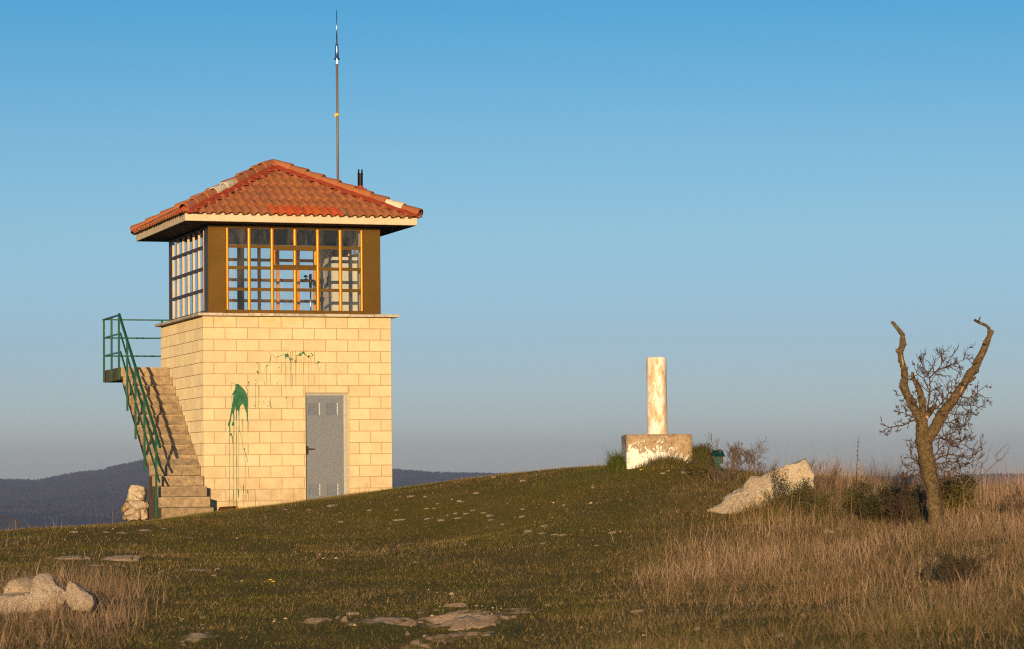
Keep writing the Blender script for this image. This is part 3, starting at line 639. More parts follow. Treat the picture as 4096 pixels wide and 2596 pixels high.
WT = 1.578                                  # top of the frames; a dark recessed head runs above
def window(fn, wd_, casement=False, trs=TR, slim=False, cs=None, stile=None):
    f = MB(); z0, z1 = CB + .003, WT; zt_ = 1.54
    fbox(f, fn, .001, wd_ - .001, z0, .118, -.05, .012); fbox(f, fn, .001, wd_ - .001, zt_ + .001, z1, -.05, .004)
    st = wd_ / 6; cs = cs or [st * k for k in range(1, 6)]
    for e in (.022, wd_ - .022):
        if slim: sbar(f, fn, e, .119, zt_, .043)
        else: mullion(f, fn, e, .119, zt_, .043, .013, 1)
    ed = [.015] + cs + [wd_ - .015]
    for t in trs:
        if slim: fbox(f, fn, .0435, wd_ - .0435, t - .027, t + .027, -.03, .016); continue
        for k in range(len(ed) - 1):
            fbox(f, fn, ed[k] + .0285, ed[k + 1] - .0285, t - .027, t + .027, -.035, .006)
    for k, a in enumerate(cs):
        if casement and k == 2: fbox(f, fn, a - .0285, a + .0285, trs[0] - .027, trs[0] + .027, -.035, .0055); fbox(f, fn, a - .0285, a + .0285, trs[1] - .027, trs[1] + .027, -.035, .0055); mullion(f, fn, a, 1.2545, zt_); mullion(f, fn, a, .119, .8245)
        elif slim: sbar(f, fn, a, .119, zt_, .045)
        else: mullion(f, fn, a, .119, zt_)
    wobj = part(f, 'window', [M['bronze_shaded'] if slim else M['bronze'], M['bronze_sunlit'], M['edge']])
    g = MB(); o = -.008; z_ = .117
    g.add([fn(.02, z_, o), fn(wd_ - .02, z_, o), fn(wd_ - .02, zt_, o), fn(.02, zt_, o)], [(0, 1, 2, 3)])
    part(g, 'pane', [M['glass']], wobj)
    if casement:
        s = MB(); a0, a1 = st * 2 + .03, st * 4 - .03
        fbox(s, fn, a0, a1, 1.165, 1.1995, -.03, .016); fbox(s, fn, a0, a1, .880, .912, -.03, .016)
        fbox(s, fn, a0, a0 + .012, .913, 1.164, -.03, .016, 1); fbox(s, fn, a1 - .012, a1, .913, 1.164, -.03, .016, 1)
        for e, sg in ((a0 + .012, 1), (a1 - .012, -1)):     # bevelled stiles
            vs = [fn(e, .913, .016), fn(e + sg * .028, .93, -.006), fn(e + sg * .028, 1.147, -.006), fn(e, 1.164, .016)]
            s.add(vs, [(0, 1, 2, 3)], 1)
        mullion(s, fn, st * 3, .913, 1.164, .055, .014)
        part(s, 'casement', [M['bronze'], M['bronze_sunlit']], wobj)
        for hx in (a0 + .10, a1 - .14):
            k = MB(); fbox(k, fn, hx, hx + .04, .838, .852, .0065, .012); part(k, 'handle', [M['darkmetal']], wobj)
    if stile:
        s = MB(); fbox(s, fn, stile[0], stile[1], .120, zt_, -.06, .03); fbox(s, fn, .18, .28, .120, zt_, -.06, .03)
        part(s, 'door_leaf', [M['darkmetal']], wobj)
        k = MB(); k.bar(fn(stile[0] + .05, .70, -.10), fn(stile[0] - .06, .70, -.10), .02, .02); part(k, 'handle', [M['black']], wobj)
    return wobj
WS = CY1 - CY0 - .64
window(lambda a, z, o: (CX0 + .32 + a, CY0 - o, z), WF, casement=True)
window(lambda a, z, o: (CX0 - o, CY0 + .32 + a, z), WS, slim=True)
window(lambda a, z, o: (CX1 + o, CY0 + .32 + a, z), WS, slim=True)
window(lambda a, z, o: (CX0 + .32 + a, CY1 + o, z), WF, trs=(1.255, .880, .494), cs=[.23, 1.03, 1.383, 1.740, 2.134], stile=(.973, 1.088))
hd = MB()                                   # head between frames and eaves, near-black to paint the recess shade
for b_ in ((CX0 + .03, CX1 - .03, CY0 + .025, CY0 + .06), (CX0 + .03, CX1 - .03, CY1 - .06, CY1 - .025), (CX0 + .025, CX0 + .06, CY0 + .061, CY1 - .061), (CX1 - .06, CX1 - .025, CY0 + .061, CY1 - .061)): hd.box(*b_, WT - .02, 1.6055)
part(hd, 'head', [M['darkmetal']])
ce = MB(); ce.box(.20, 3.15, .16, 3.17, 1.57, 1.604); part(ce, 'ceiling', [M['ceiling']])

# eaves slab and roof
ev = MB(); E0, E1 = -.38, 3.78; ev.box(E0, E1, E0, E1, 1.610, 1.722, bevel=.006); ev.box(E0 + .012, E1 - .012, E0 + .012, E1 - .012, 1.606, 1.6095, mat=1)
EY, EZ, AZ, HX = -.425, 1.752, 2.835, 1.7
HALF = HX - EY; rise = AZ - EZ; th = math.atan2(rise, HALF); sl = math.hypot(rise, HALF); NT = 27; TWD = 2 * HALF / NT
def rot90(p, k):
    x, y = p[0] - HX, p[1] - HX
    for _ in range(k): x, y = -y, x
    return (x + HX, y + HX, p[2])
def slope(a, s_, n): return (HX + a, EY + s_ * math.cos(th) - n * math.sin(th), EZ + s_ * math.sin(th) + n * math.cos(th))
for k in range(4):                          # mortar fillets under the eave tiles
    for i in range(NT):
        a = -HALF + (i + .33) * TWD
        if abs(a) > HALF - .10: continue
        pts = [(a + .058 * math.cos(t), .056 * math.sin(t)) for t in np.linspace(0, math.pi, 7)]
        vs = [rot90((HX + x, E0 - .001 + random.uniform(0, .006), 1.718 + z), k) for x, z in pts] + [rot90((HX + x, E0 + .1, 1.75 + z), k) for x, z in pts]
        ev.add(vs, [tuple(range(7))] + [(j, j + 1, 8 + j, 7 + j) for j in range(6)], 0, (.95, .93, .9))
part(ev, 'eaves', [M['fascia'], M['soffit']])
prof = [(.0, .003), (.06, .018), (.14, .033), (.24, .043), (.33, .046), (.42, .043), (.52, .033), (.60, .018), (.66, .003), (.83, -.003), (1.0, .003)]
def tile_face(k):
    mb = MB(); rn = random.Random(40 + k); CRS = 7; Lc = sl / CRS
    for r in range(CRS):
        for i in range(NT):
            a0 = -HALF + i * TWD
            if abs(a0 + TWD / 2) > HALF * (1 - r / CRS) + TWD * 1.2: continue
            s0, s1 = r * Lc - (.0 if r else .03), (r + 1) * Lc + .035
            up, dn = rn.uniform(-.003, .003), .014 + rn.uniform(-.004, .005); sk = rn.uniform(-.006, .006); s0 += rn.uniform(-.008, .008)
            b = rn.uniform(.88, 1.07); t = (b * rn.uniform(.97, 1.04), b * rn.uniform(.96, 1.05), b * rn.uniform(.92, 1.08))
            if rn.random() < .05: t = (.80, .93, 1.1)
            if k == 0 and r == 0 and 10 <= i <= 17: t = (1.3 * rn.uniform(.85, 1.08), .72 * rn.uniform(.8, 1.15), .45)
            nP = len(prof); vs = []
            for (ss, hh, off) in ((s0, dn, 0), (s0 + .006, dn + .004, 0), ((s0 + s1) / 2, dn * .55, sk * .5), (s1, up - .004, sk)):
                nar = 1 - .04 * (ss - s0) / (s1 - s0)
                for pu, ph in prof: vs.append(rot90(slope(a0 + (pu - .33) * TWD * nar + .33 * TWD + off + .0, ss, ph + hh), k))
            for pu, ph in prof: vs.append(rot90(slope(a0 + (pu - .33) * TWD + .33 * TWD, s0 + .002, ph * .78 + dn - .016), k))
            fs = [(q * nP + j, q * nP + j + 1, (q + 1) * nP + j + 1, (q + 1) * nP + j) for q in range(3) for j in range(nP - 1)]
            fs += [(4 * nP + j, 4 * nP + j + 1, j + 1, j) for j in range(nP - 1)]
            fs += [(4 * nP + j + nP * 0, 4 * nP + j + 1, 2 * nP + j + 1, 2 * nP + j) for j in range(nP - 1)] if r == 0 else []
            mb.add(vs, fs, 0, t)
    return mb
alltiles = MB()
for k in range(4):
    mb = tile_face(k); me = bpy.data.meshes.new('t'); me.from_pydata(mb.v, [], mb.f)
    bm = bmesh.new(); bm.from_mesh(me); lay = bm.faces.layers.float_color.new('tint')
    bm.faces.ensure_lookup_table()
    for f, t in zip(bm.faces, mb.t): f[lay] = (*t, 1)
    for sg in (-1, 1):
        n0 = Vector((sg, 1, 0)) if False else None
        p0 = Vector(rot90((HX, HX, 0), k)); q = Vector(rot90((HX + sg, HX - 1, 0), k)) - p0   # along the hip, outward
        nn = Vector((-q.y, q.x, 0)).normalized(); inside = Vector(rot90((HX, HX - 1, 0), k)) - p0
        if nn.dot(inside) > 0: nn = -nn
        bmesh.ops.bisect_plane(bm, geom=bm.verts[:] + bm.edges[:] + bm.faces[:], plane_co=p0, plane_no=nn, clear_outer=True)
    bm.verts.index_update()
    base = len(alltiles.v); alltiles.v += [v.co[:] for v in bm.verts]
    for f in bm.faces: alltiles.f.append([base + v.index for v in f.verts]); alltiles.m.append(0); alltiles.t.append(tuple(f[lay])[:3])
    bm.free()
dk = [(E0 + .01, E0 + .01, 1.723), (E1 - .01, E0 + .01, 1.723), (E1 - .01, E1 - .01, 1.723), (E0 + .01, E1 - .01, 1.723), (HX, HX, AZ - .06)]
alltiles.add(dk, [(0, 1, 4), (1, 2, 4), (2, 3, 4), (3, 0, 4)], 1)
roof = part(alltiles, 'roof', [M['tile'], M['concrete']])
for me_ in (roof.data,):
    me_.polygons.foreach_set('use_smooth', [True] * len(me_.polygons))
    bmx = bmesh.new(); bmx.from_mesh(me_)
    for e in bmx.edges:
        if len(e.link_faces) == 2 and e.calc_face_angle(0) > .75: e.smooth = False
    bmx.to_mesh(me_); bmx.free()
hips = [Vector(rot90((EY + .03, EY + .03, EZ + .03), k)) for k in range(4)]; apex = Vector((HX, HX, AZ + .03))
rn = random.Random(9)
for k, h0 in enumerate(hips):
    ax = (apex - h0); Lh = ax.length; ax.normalize(); side = Vector((-ax.y, ax.x, 0)).normalized(); nrm = side.cross(ax)
    if nrm.z < 0: nrm = -nrm
    mo = MB(); n = 46; ring = []
    for i in range(n + 1):
        c0 = h0 + ax * Lh * i / n
        wl, wr = rn.uniform(.15, .26), rn.uniform(.15, .26)
        dz = -.53 / math.sqrt(2) * 1.0
        ring.append([c0 + side * wl + Vector((0, 0, -wl * .375 + .034)) , c0 + side * wl * .6 + nrm * .068 + Vector((0, 0, -wl * .30)), c0 + nrm * .080, c0 - side * wr * .6 + nrm * .068 + Vector((0, 0, -wr * .30)), c0 - side * wr + Vector((0, 0, -wr * .375 + .034))])
    mo.add([p for r in ring for p in r], [(i * 5 + j, i * 5 + j + 1, (i + 1) * 5 + j + 1, (i + 1) * 5 + j) for i in range(n) for j in range(4)] + [(4, 3, 2, 1, 0)])
    part(mo, 'mortar', [M['redmortar']], roof)
    NTL = 9; step = (Lh - .02) / NTL
    for i in range(NTL):
        s0, s1 = i * step - .03, (i + 1) * step + .035; r0, r1 = .098, .078
        c0, c1 = h0 + ax * s0 + nrm * (.038 + rn.uniform(-.003, .005)), h0 + ax * s1 + nrm * (.022 + rn.uniform(-.004, .004))
        c0 = c0 + side * rn.uniform(-.008, .008)
        mb = MB(); m_ = 10; vs = []
        for cc, rr in ((c0, r0), (c0 + ax * .01, r0 + .002), ((c0 + c1) / 2, (r0 + r1) / 2), (c1, r1), (c0 + ax * .004, r0 - .016)):
            for j in range(m_ + 1):
                t = -.12 + (math.pi + .24) * j / m_; vs.append(cc + side * rr * math.cos(t) + nrm * rr * math.sin(t))
        q = m_ + 1
        fs = [(a * q + j, a * q + j + 1, (a + 1) * q + j + 1, (a + 1) * q + j) for a in range(3) for j in range(m_)] + [(4 * q + j, 4 * q + j + 1, j + 1, j) for j in range(m_)] + [(4 * q + j, 4 * q + j + 1, 2 * q + j + 1, 2 * q + j) for j in range(m_)]
        b = rn.uniform(.82, 1.1); mat = M['tile']
        if k == 0 and i in (3, 4): mat = M['coping']; b = 1.15
        if k == 1 and i == 1: mat = M['fascia']; b = 1.05
        mb.add(vs, fs, 0, (b, b * rn.uniform(.95, 1.08), b * rn.uniform(.9, 1.2)))
        o = part(mb, 'ridge_tile', [mat], roof, smooth=True)
        if mat is M['coping']: o['label'] = 'grey mortar-smeared ridge tile'
        if mat is M['fascia']: o['label'] = 'new cream-coloured ridge tile'
cap = MB(); cap.lathe(apex + Vector((0, 0, -.06)), [(.20, -.02), (.17, .05), (.11, .10), (.04, .125)], 14); part(cap, 'apex_cap', [M['tile']], roof, smooth=True)
# twin flue behind the right hip
ch = MB(); fx, fy = 3.07, .74
ch.box(fx - .17, fx + .10, fy - .10, fy + .12, 2.0, 2.36, mat=1, bevel=.02)
ch.tube([(fx - .002, fy, 2.2), (fx - .002, fy, 2.62)], .048, 16); 
for a in (-.030, .030): ch.box(fx + a - .012, fx + a + .012, fy - .012, fy + .012, 2.62, 2.705)
ch.tube([(fx, fy, 2.61), (fx, fy, 2.635)], .052, 16)
ch.tube([(fx, fy, 2.34), (fx, fy, 2.41)], [.075, .052], 12, mat=1, rough=.3)
part(ch, 'chimney', [M['black'], M['redmortar']], roof)

# concrete stair with landing
N_ST = 15; y0s, ty, rz_ = 2.65, .2475, .18; zt = lambda i: -.775 - rz_ * i
st_ = MB(); prof2 = [(4.12, -.775)]
for i in range(N_ST):
    y = y0s - ty * i
    prof2 += [(y, zt(i))]
    if i < N_ST - 1: prof2 += [(y, zt(i + 1))]
yl = y0s - ty * (N_ST - 1)
prof2 += [(yl, -3.9), (.2, -3.9), (.2, -2.60), (2.47, -1.045), (2.52, -1.0), (4.12, -1.0)]
XL, XR = -.905, -.012; n = len(prof2)
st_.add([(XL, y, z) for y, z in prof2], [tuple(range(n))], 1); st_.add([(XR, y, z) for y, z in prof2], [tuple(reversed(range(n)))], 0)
for i in range(n):
    (ya, za), (yb, zb) = prof2[i], prof2[(i + 1) % n]
    t = random.uniform(.88, 1.12)
    if abs(ya - yb) < 1e-6 and za > zb and 0 < i < 2 * N_ST - 1:   # riser: dark foot line paints in the crease's shade, lighter strip on top
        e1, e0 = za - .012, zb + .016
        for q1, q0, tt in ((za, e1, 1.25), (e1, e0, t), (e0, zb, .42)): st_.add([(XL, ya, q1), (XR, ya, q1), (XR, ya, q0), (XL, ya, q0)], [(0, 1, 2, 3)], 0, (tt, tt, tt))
        continue
    st_.add([(XL, ya, za), (XR, ya, za), (XR, yb, zb), (XL, yb, zb)], [(0, 1, 2, 3)], 0, (t, t, t))
st_.box(XR + .002, 1.5, 3.42, 4.12, -1.0, -.775)
st_.box(-.95, -.2, -1.05, .4, -3.9, -3.50 + .0)       # footing
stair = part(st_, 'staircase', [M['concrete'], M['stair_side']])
RX = -.935
rl = MB(); top = [(RX, 2.52, .165), (RX, -.88, -2.285)]
rl.bar((RX, 2.60, .18), (RX, -.88, -2.275), .04, .04); rl.bar((RX, 2.56, .165), (RX, 4.06, .165), .05, .022); rl.bar((RX + .026, 4.04, .165), (1.45, 4.04, .165), .05, .022)
railing = part(rl, 'railing', [M['green']])
def sub(p, q, nm, ww=.026, hh=.026): b = MB(); b.bar(p, q, ww, hh); return part(b, nm, [M['green']], railing)
for zA, zB_ in ((-.175, -2.575), (-.51, -2.86)):
    sub((RX + .002, 2.50, zA + .01), (RX + .002, -.80, zB_), 'rail'); sub((RX + .002, 2.54, zA), (RX + .002, 4.02, zA), 'rail'); sub((RX + .02, 4.04, zA), (1.45, 4.04, zA), 'rail')
for y, zb in ((1.87, -1.585), (1.16, -2.10), (.40, -2.665), (-.56, -3.50)):
    sub((RX - .001, y, zb), (RX - .001, y, .165 - (2.52 - y) * .7206 - .02), 'post', .034, .03)
for y in (2.62, 3.30, 4.03): sub((RX - .001, y, -1.0), (RX - .001, y, .16), 'post', .034, .034)
for x in (.16, 1.43): sub((x, 4.04, -.80), (x, 4.04, .154), 'post', .03, .04)

# things in and on the tower
def tw_thing(name, x, y, z, label, cat, group=None):
    o = empty(name, TW(x, y, z), YAW); tag(o, label, cat, group); return o
mx, my = 2.895, 1.6; mz = 2.10
mast = tw_thing('antenna_mast', mx, my, mz, 'tall thin grey mast with steel whip antenna rising behind the tiled roof', 'antenna')
tip = on_y(1345, 40, my)
def mzv(v): return on_y(1349, v, my)[2] - mz
lean = (tip[0] - mx)
def mpt(z): f = z / (tip[2] - mz); return (0.0 * f, 0, z)
b = MB(); b.tube([mpt(0), mpt(mzv(262))], .023, 12); b.build('pole', [M['polegrey']], mast, smooth=True)
b = MB(); z1 = mzv(262); b.tube([mpt(z1), mpt(z1 + .02), mpt(z1 + .035)], [.026, .03, .012], 12); b.tube([mpt(z1 + .03), mpt(mzv(238))], .011, 8); b.build('joint', [M['steel']], mast)
b = MB(); za, zb2 = mzv(238), mzv(174); b.lathe((0, 0, 0), [(.055, za), (.058, za + .012), (.036, za + .035), (.037, za + .15), (.030, zb2 - .05), (.024, zb2 - .01), (.012, zb2)], 20); b.build('antenna_base', [M['steel']], mast, smooth=True)
b = MB(); b.tube([mpt(zb2 - .005), mpt((tip[2] - mz))], [.014, .005], 8); b.build('whip', [M['steel']], mast, smooth=True)
b = MB(); zy = mzv(458); b.tube([(0, 0, zy - .022), (0, 0, zy + .022)], .029, 10); b.box(-.06, -.02, -.02, -.005, zy - .03, zy + .015); b.box(-.055, -.03, -.018, -.008, zy - .05, zy - .03); b.build('tape', [M['yellow']], mast)
b = MB(); b.tube([(0, 0, -.05), (0, 0, .16), (0, 0, .2)], [.09, .06, .03], 12, rough=.3); b.build('flashing', [M['redmortar']], mast)

ky = 1.25; kl, kr = on_y(1220 + 408 / 3.7229, 1030, ky)[0], on_y(1220 + 780 / 3.7229, 1030, ky)[0]; kt = on_y(1220 + 600 / 3.7229, 880 + 550 / 3.7229, ky)[2]
cab = tw_thing('metal_cabinet', (kl + kr) / 2, ky + .28, .05, 'pale grey metal cabinet standing inside the glazed room', 'cabinet')
hw = (kr - kl) / 2; b = MB(); b.box(-hw, hw, -.28, .28, 0, kt - .05, bevel=.006); b.build('body', [M['cabinet']], cab)
b = MB(); b.box(-hw - .012, -hw - .001, -.26, .26, .40, kt - .08, bevel=.003); b.build('upper_door', [M['cabinet']], cab)
b = MB(); b.box(-hw - .012, -hw - .001, -.26, .26, .03, .39, bevel=.003); b.build('lower_door', [M['cabinet']], cab)
b = MB(); b.box(-hw - .03, -hw - .013, .0, .02, .62, .78); b.build('handle', [M['darkmetal']], cab)
sx_, sz_ = on_y(900 + 545 / 4.017, 880 + 350 / 4.017, 3.12)[0::2]
sg = tw_thing('exit_sign', sx_, 3.12, sz_, 'small dim exit sign above the far window reading SALIDA', 'sign')
b = MB(); b.box(-.14, .14, -.006, .006, -.045, .045); b.build('plate', [M['leafdark']], sg)
tc = bpy.data.curves.new('lettering', 'FONT'); tc.body = 'SALIDA'; tc.size = .082; tc.align_x = 'CENTER'; tc.align_y = 'CENTER'; tc.extrude = .002
tq = bpy.data.objects.new('text', tc); link(tq); bpy.context.view_layer.update(); tme = bpy.data.meshes.new_from_object(tq); bpy.data.objects.remove(tq)
to = link(bpy.data.objects.new('lettering', tme)); to.rotation_euler = (R(90), 0, 0); to.location = (0, -.009, 0); to.parent = sg; tme.materials.clear(); tme.materials.append(M['cabinet']); at = tme.attributes.new('tint', 'FLOAT_COLOR', 'FACE'); at.data.foreach_set('color', np.ones(len(tme.polygons) * 4, dtype=np.float32))
ay = 2.5; ax_, az_ = on_y(900 + 1372 / 4.017, 880 + 870 / 4.017, ay)[0::2]
an = tw_thing('anemometer', ax_, ay, .05, 'black cup anemometer on a shiny steel pole behind the front window', 'weather instrument')
ht = az_ - .05; b = MB(); b.tube([(0, 0, 0), (0, 0, ht - .24)], .015, 10); b.build('pole', [M['steel']], an, smooth=True)
b = MB(); b.tube([(0, 0, ht - .25), (0, 0, ht)], .026, 12); b.build('body', [M['black']], an, smooth=True)
for k, (dx, dz) in enumerate(((-.09, -.06), (-.09, -.12), (.07, -.19), (.055, -.145))):
    b = MB(); c0 = (dx, -.02 * (k % 2), ht + dz)
    b.lathe(c0, [(.001, .045), (.022, .038), (.036, .02), (.042, 0), (.036, 0), (.02, .02)], 12); b.bar(c0, (0, 0, ht + dz + .01), .01, .01); b.build('cup', [M['black']], an)
# ================================================================== SURVEY PILLAR
pp = wd(1545.5, 1096, 41.3); gz = g1(pp.x, pp.y)
pil = empty('survey_pillar', (pp.x, pp.y + .5, pp.z), R(2.5)); tag(pil, 'weathered white round survey pillar on a square concrete base at the hill crest', 'survey pillar')
mpx = F / 41.5 / KD                                    # view pixels per metre here
b = MB(); bm = bmesh.new(); bmesh.ops.create_cube(bm, size=1)
for v in bm.verts: v.co = (v.co.x * .985 + .018, v.co.y * .985, .24 + v.co.z * .86 - .19)
bmesh.ops.bevel(bm, geom=bm.edges[:], offset=.014, segments=2, affect='EDGES')
bmesh.ops.subdivide_edges(bm, edges=[e for e in bm.edges if e.calc_length() > .2], cuts=12, use_grid_fill=True)
for v in bm.verts: v.co += Vector([mnoise.noise(v.co * 5 + Vector((k * 7, 0, 0))) * .005 + mnoise.noise(v.co * 17 + Vector((k * 7, 3, 0))) * .004 for k in range(3)])
bm.verts.index_update(); b.add([v.co[:] for v in bm.verts], [[v.index for v in f.verts] for f in bm.faces]); bm.free()
b.build('base', [M['pillarbase']], pil, smooth=True)
b = MB(); cx = .035
pr = [(.165, .46), (.162, .50)] + [(.1535 + .0015 * math.sin(z * 9), z) for z in np.linspace(.52, 1.62, 12)] + [(.150, 1.645), (.139, 1.655)]
b.lathe((cx, 0, 0), pr, 40); b.build('column', [M['pillar']], pil, smooth=True)

# ================================================================== ROCKS
def traced_rock(name, pts, dist, thick, mat, label, cat='rock', group=None, seed=0, amp=.05, facets=6, nr=90, tilt=0.0):
    """outline (2408 px view) given its distance, real thickness and a rounded, rough surface"""
    W = [wd(u, v, dist) for u, v in pts]
    P2 = [(p.x, p.z) for p in W]; per = []
    for i in range(len(P2)):
        a, c = P2[i], P2[(i + 1) % len(P2)]; L = math.hypot(c[0] - a[0], c[1] - a[1]); n = max(1, int(round(L / (sum(math.hypot(P2[j][0] - P2[j - 1][0], P2[j][1] - P2[j - 1][1]) for j in range(len(P2))) / nr))))
        per += [(a[0] + (c[0] - a[0]) * k / n, a[1] + (c[1] - a[1]) * k / n) for k in range(n)]
    cx, cz = sum(p[0] for p in per) / len(per), sum(p[1] for p in per) / len(per); z0 = min(p[1] for p in per)
    lay = [(math.sin(t) ** .55 if 0 < t < math.pi else 0.0, -math.cos(t)) for t in np.linspace(0, math.pi, 30)]
    n = len(per); b = MB(); vs = []; o = Vector((seed * 3.7, seed * 1.3, 0)); sc = max(max(p[0] for p in per) - min(p[0] for p in per), .2)
    for f, y in lay:
        for (x, z) in per:
            q = Vector(((x - cx) * f, y * thick / 2 * (1 + tilt * (z - z0)), (z - cz) * f))
            nz = Vector([mnoise.fractal(q / sc * 4.5 + o + Vector((k * 11.0, 0, 0)), .8, 2.1, 7) for k in range(3)])
            nz = nz + (q.normalized() if q.length > 1e-6 else Vector((0, 0, 0))) * ((.55 - abs(mnoise.noise(q / sc * 7 + o)) * 2.4) * .55 + (.3 - abs(mnoise.noise(q / sc * 19 + o)) * 1.4) * .35)
            cell = mnoise.cell(q / sc * 5 + o) * .0
            vs.append(q + nz * amp * (sc * .55) * (.5 if f > .97 else 1))
    rp_ = random.Random(seed * 7 + 1)                    # break faces: planes that cut the bulge flat
    for _ in range(facets):
        nr_ = Vector((rp_.uniform(-1, 1), rp_.uniform(-1.3, -.25), rp_.uniform(-.5, 1))).normalized(); sup = max(q.dot(nr_) for q in vs); dd = sup * rp_.uniform(.62, .86)
        for i_, q in enumerate(vs):
            k_ = q.dot(nr_) - dd
            if k_ > 0: vs[i_] = q - nr_ * k_ * .93
    L = len(lay)
    b.add(vs, [(i * n + j, i * n + (j + 1) % n, (i + 1) * n + (j + 1) % n, (i + 1) * n + j) for i in range(L - 1) for j in range(n)])
    o_ = b.build(name, [mat], None, smooth=True, loc=(cx, dist, cz))
    bmx = bmesh.new(); bmx.from_mesh(o_.data)
    for e in bmx.edges:
        if len(e.link_faces) == 2 and e.calc_face_angle(0) > .5: e.smooth = False
    bmx.to_mesh(o_.data); bmx.free(); tag(o_, label, cat, group); return o_

def c4(x, y): return ((2350 + x / 1.982) / KD, (1380 + y / 1.982) / KD)
BR = traced_rock('boulder', [c4(*p) for p in ((895, 1345), (960, 1312), (1060, 1275), (1085, 1215), (1130, 1180), (1235, 1130), (1262, 1075), (1300, 1045), (1360, 1030), (1440, 1005), (1560, 958), (1660, 915), (1735, 893), (1760, 920), (1790, 985), (1797, 1040), (1780, 1090), (1775, 1200), (1740, 1330), (1400, 1360), (1150, 1370))], 36.6, .75, M['rock'], 'large pale tilted limestone boulder standing in the tall dry grass', seed=1, amp=.07, nr=150, facets=3)
def c6(x, y): return ((x * 1100 / 2408) / KD, (1950 + y * 1100 / 2408) / KD)
traced_rock('rock', [c6(*p) for p in ((45, 880), (110, 810), (170, 790), (240, 787), (290, 815), (325, 860), (330, 960), (240, 1010), (60, 980))], 26.2, .5, M['rockl'], 'low flat-topped pale rock, leftmost of the three front left rocks', seed=2, amp=.10)
traced_rock('rock', [c6(*p) for p in ((-60, 960), (60, 940), (230, 938), (330, 930), (300, 830), (315, 770), (345, 748), (410, 752), (450, 790), (500, 850), (555, 890), (600, 950), (580, 1060), (300, 1120), (-60, 1120))], 25.9, .55, M['rockl'], 'tallest pale rock with a rounded top in the front left grass', seed=3, amp=.08)
traced_rock('rock', [c6(*p) for p in ((580, 880), (605, 822), (650, 835), (700, 870), (760, 910), (820, 955), (835, 1010), (800, 1080), (650, 1090), (590, 1000))], 25.6, .4, M['rockl'], 'pointed pale rock sloping down to the right, rightmost of the front left rocks', seed=4, amp=.09)
def cp(x, y): return ((380 + x / 4.6308) / KD, (1880 + y / 4.6308) / KD)
pile = [(((690, 295), (790, 297), (905, 330), (935, 420), (915, 540), (840, 560), (700, 570), (600, 565), (640, 440), (640, 370)), 'rock', 'biggest squarish stone topping the pile behind the stair'),
        (((580, 620), (640, 580), (680, 600), (700, 690), (610, 725), (575, 700)), 'rockl', 'small white stone on the left of the pile, under the topmost block'),
        (((640, 560), (760, 560), (900, 580), (985, 600), (985, 690), (900, 720), (800, 750), (740, 715), (690, 680), (650, 620)), 'rockl', 'long white slab across the middle of the stone pile'),
        (((485, 735), (520, 690), (560, 605), (590, 620), (580, 690), (605, 740), (570, 780), (510, 775)), 'rocky', 'ochre stone sticking out left, upper of the two in the pile'),
        (((545, 800), (620, 740), (690, 700), (745, 720), (730, 790), (690, 830), (590, 840)), 'rockl', 'wedge-shaped white stone low in the middle of the pile'),
        (((510, 875), (550, 820), (600, 840), (605, 900), (570, 930), (520, 905)), 'rocky', 'ochre stone at the foot of the pile, lower of the two'),
        (((605, 840), (690, 825), (725, 870), (730, 920), (620, 940), (600, 890)), 'rockl', 'small squarish stone in the bottom row of the pile'),
        (((695, 800), (770, 755), (840, 770), (850, 870), (800, 920), (720, 910), (695, 860)), 'rockl', 'white rounded stone in the bottom row of the pile'),
        (((840, 760), (900, 715), (985, 700), (985, 880), (920, 915), (840, 900)), 'rock', 'greyish stone in the bottom row of the pile touching the stair')]
for i, (pts, mt, lb) in enumerate(pile):
    mx_, my_ = sum(p[0] for p in pts) / len(pts), sum(p[1] for p in pts) / len(pts); pts = [(mx_ + (x - mx_) * 1.16, my_ + (y - my_) * 1.16) for x, y in pts]
    traced_rock('stone', [cp(*p) for p in pts], 47.75 + (.0, .12, -.05, .1, -.12, .0, -.1, -.15, -.05)[i], (.42, .3, .45, .25, .3, .22, .25, .3, .35)[i], M[mt], lb, 'stone', 'stones piled behind the stair foot', seed=20 + i, amp=.035, nr=60, facets=2)

# flat stones bedded in the turf
def stone_mesh(seed, seg=4):
    bm = bmesh.new(); bmesh.ops.create_icosphere(bm, subdivisions=seg, radius=1); rr = random.Random(seed)
    for _ in range(7):
        nrm = Vector((rr.uniform(-1, 1), rr.uniform(-1, 1), rr.uniform(-.6, 1))).normalized(); dd = rr.uniform(.55, .85)
        for v in bm.verts:
            k = v.co.dot(nrm) - dd
            if k > 0: v.co -= nrm * k * .92
    o = Vector((seed * 5.1, 0, 0))
    for v in bm.verts: v.co += Vector([mnoise.fractal(v.co * 1.6 + o + Vector((k * 9, 0, 0)), 1, 2.1, 4) * .30 for k in range(3)])
    for v in bm.verts:                       # slabby: steep sides, flattish top
        c = v.co; p_ = .62; v.co = Vector([math.copysign(abs(q) ** p_, q) for q in c])
        v.co += Vector([mnoise.noise(v.co * 6 + o + Vector((k * 5, 1, 0))) * .07 for k in range(3)])
    me = bpy.data.meshes.new('stone'); bm.to_mesh(me); bm.free()
    at = me.attributes.new('tint', 'FLOAT_COLOR', 'POINT'); at.data.foreach_set('color', np.ones(len(me.vertices) * 4, dtype=np.float32))
    me.materials.append(M['rockt']); me.polygons.foreach_set('use_smooth', [True] * len(me.polygons)); return me
SM = [stone_mesh(s) for s in range(8)]
stones = []
def Cq(x, y): return (647 + x * .3418, 1146 + y * .3418)
def Cl(x, y): return (x * .2686, 1146 + y * .2686)
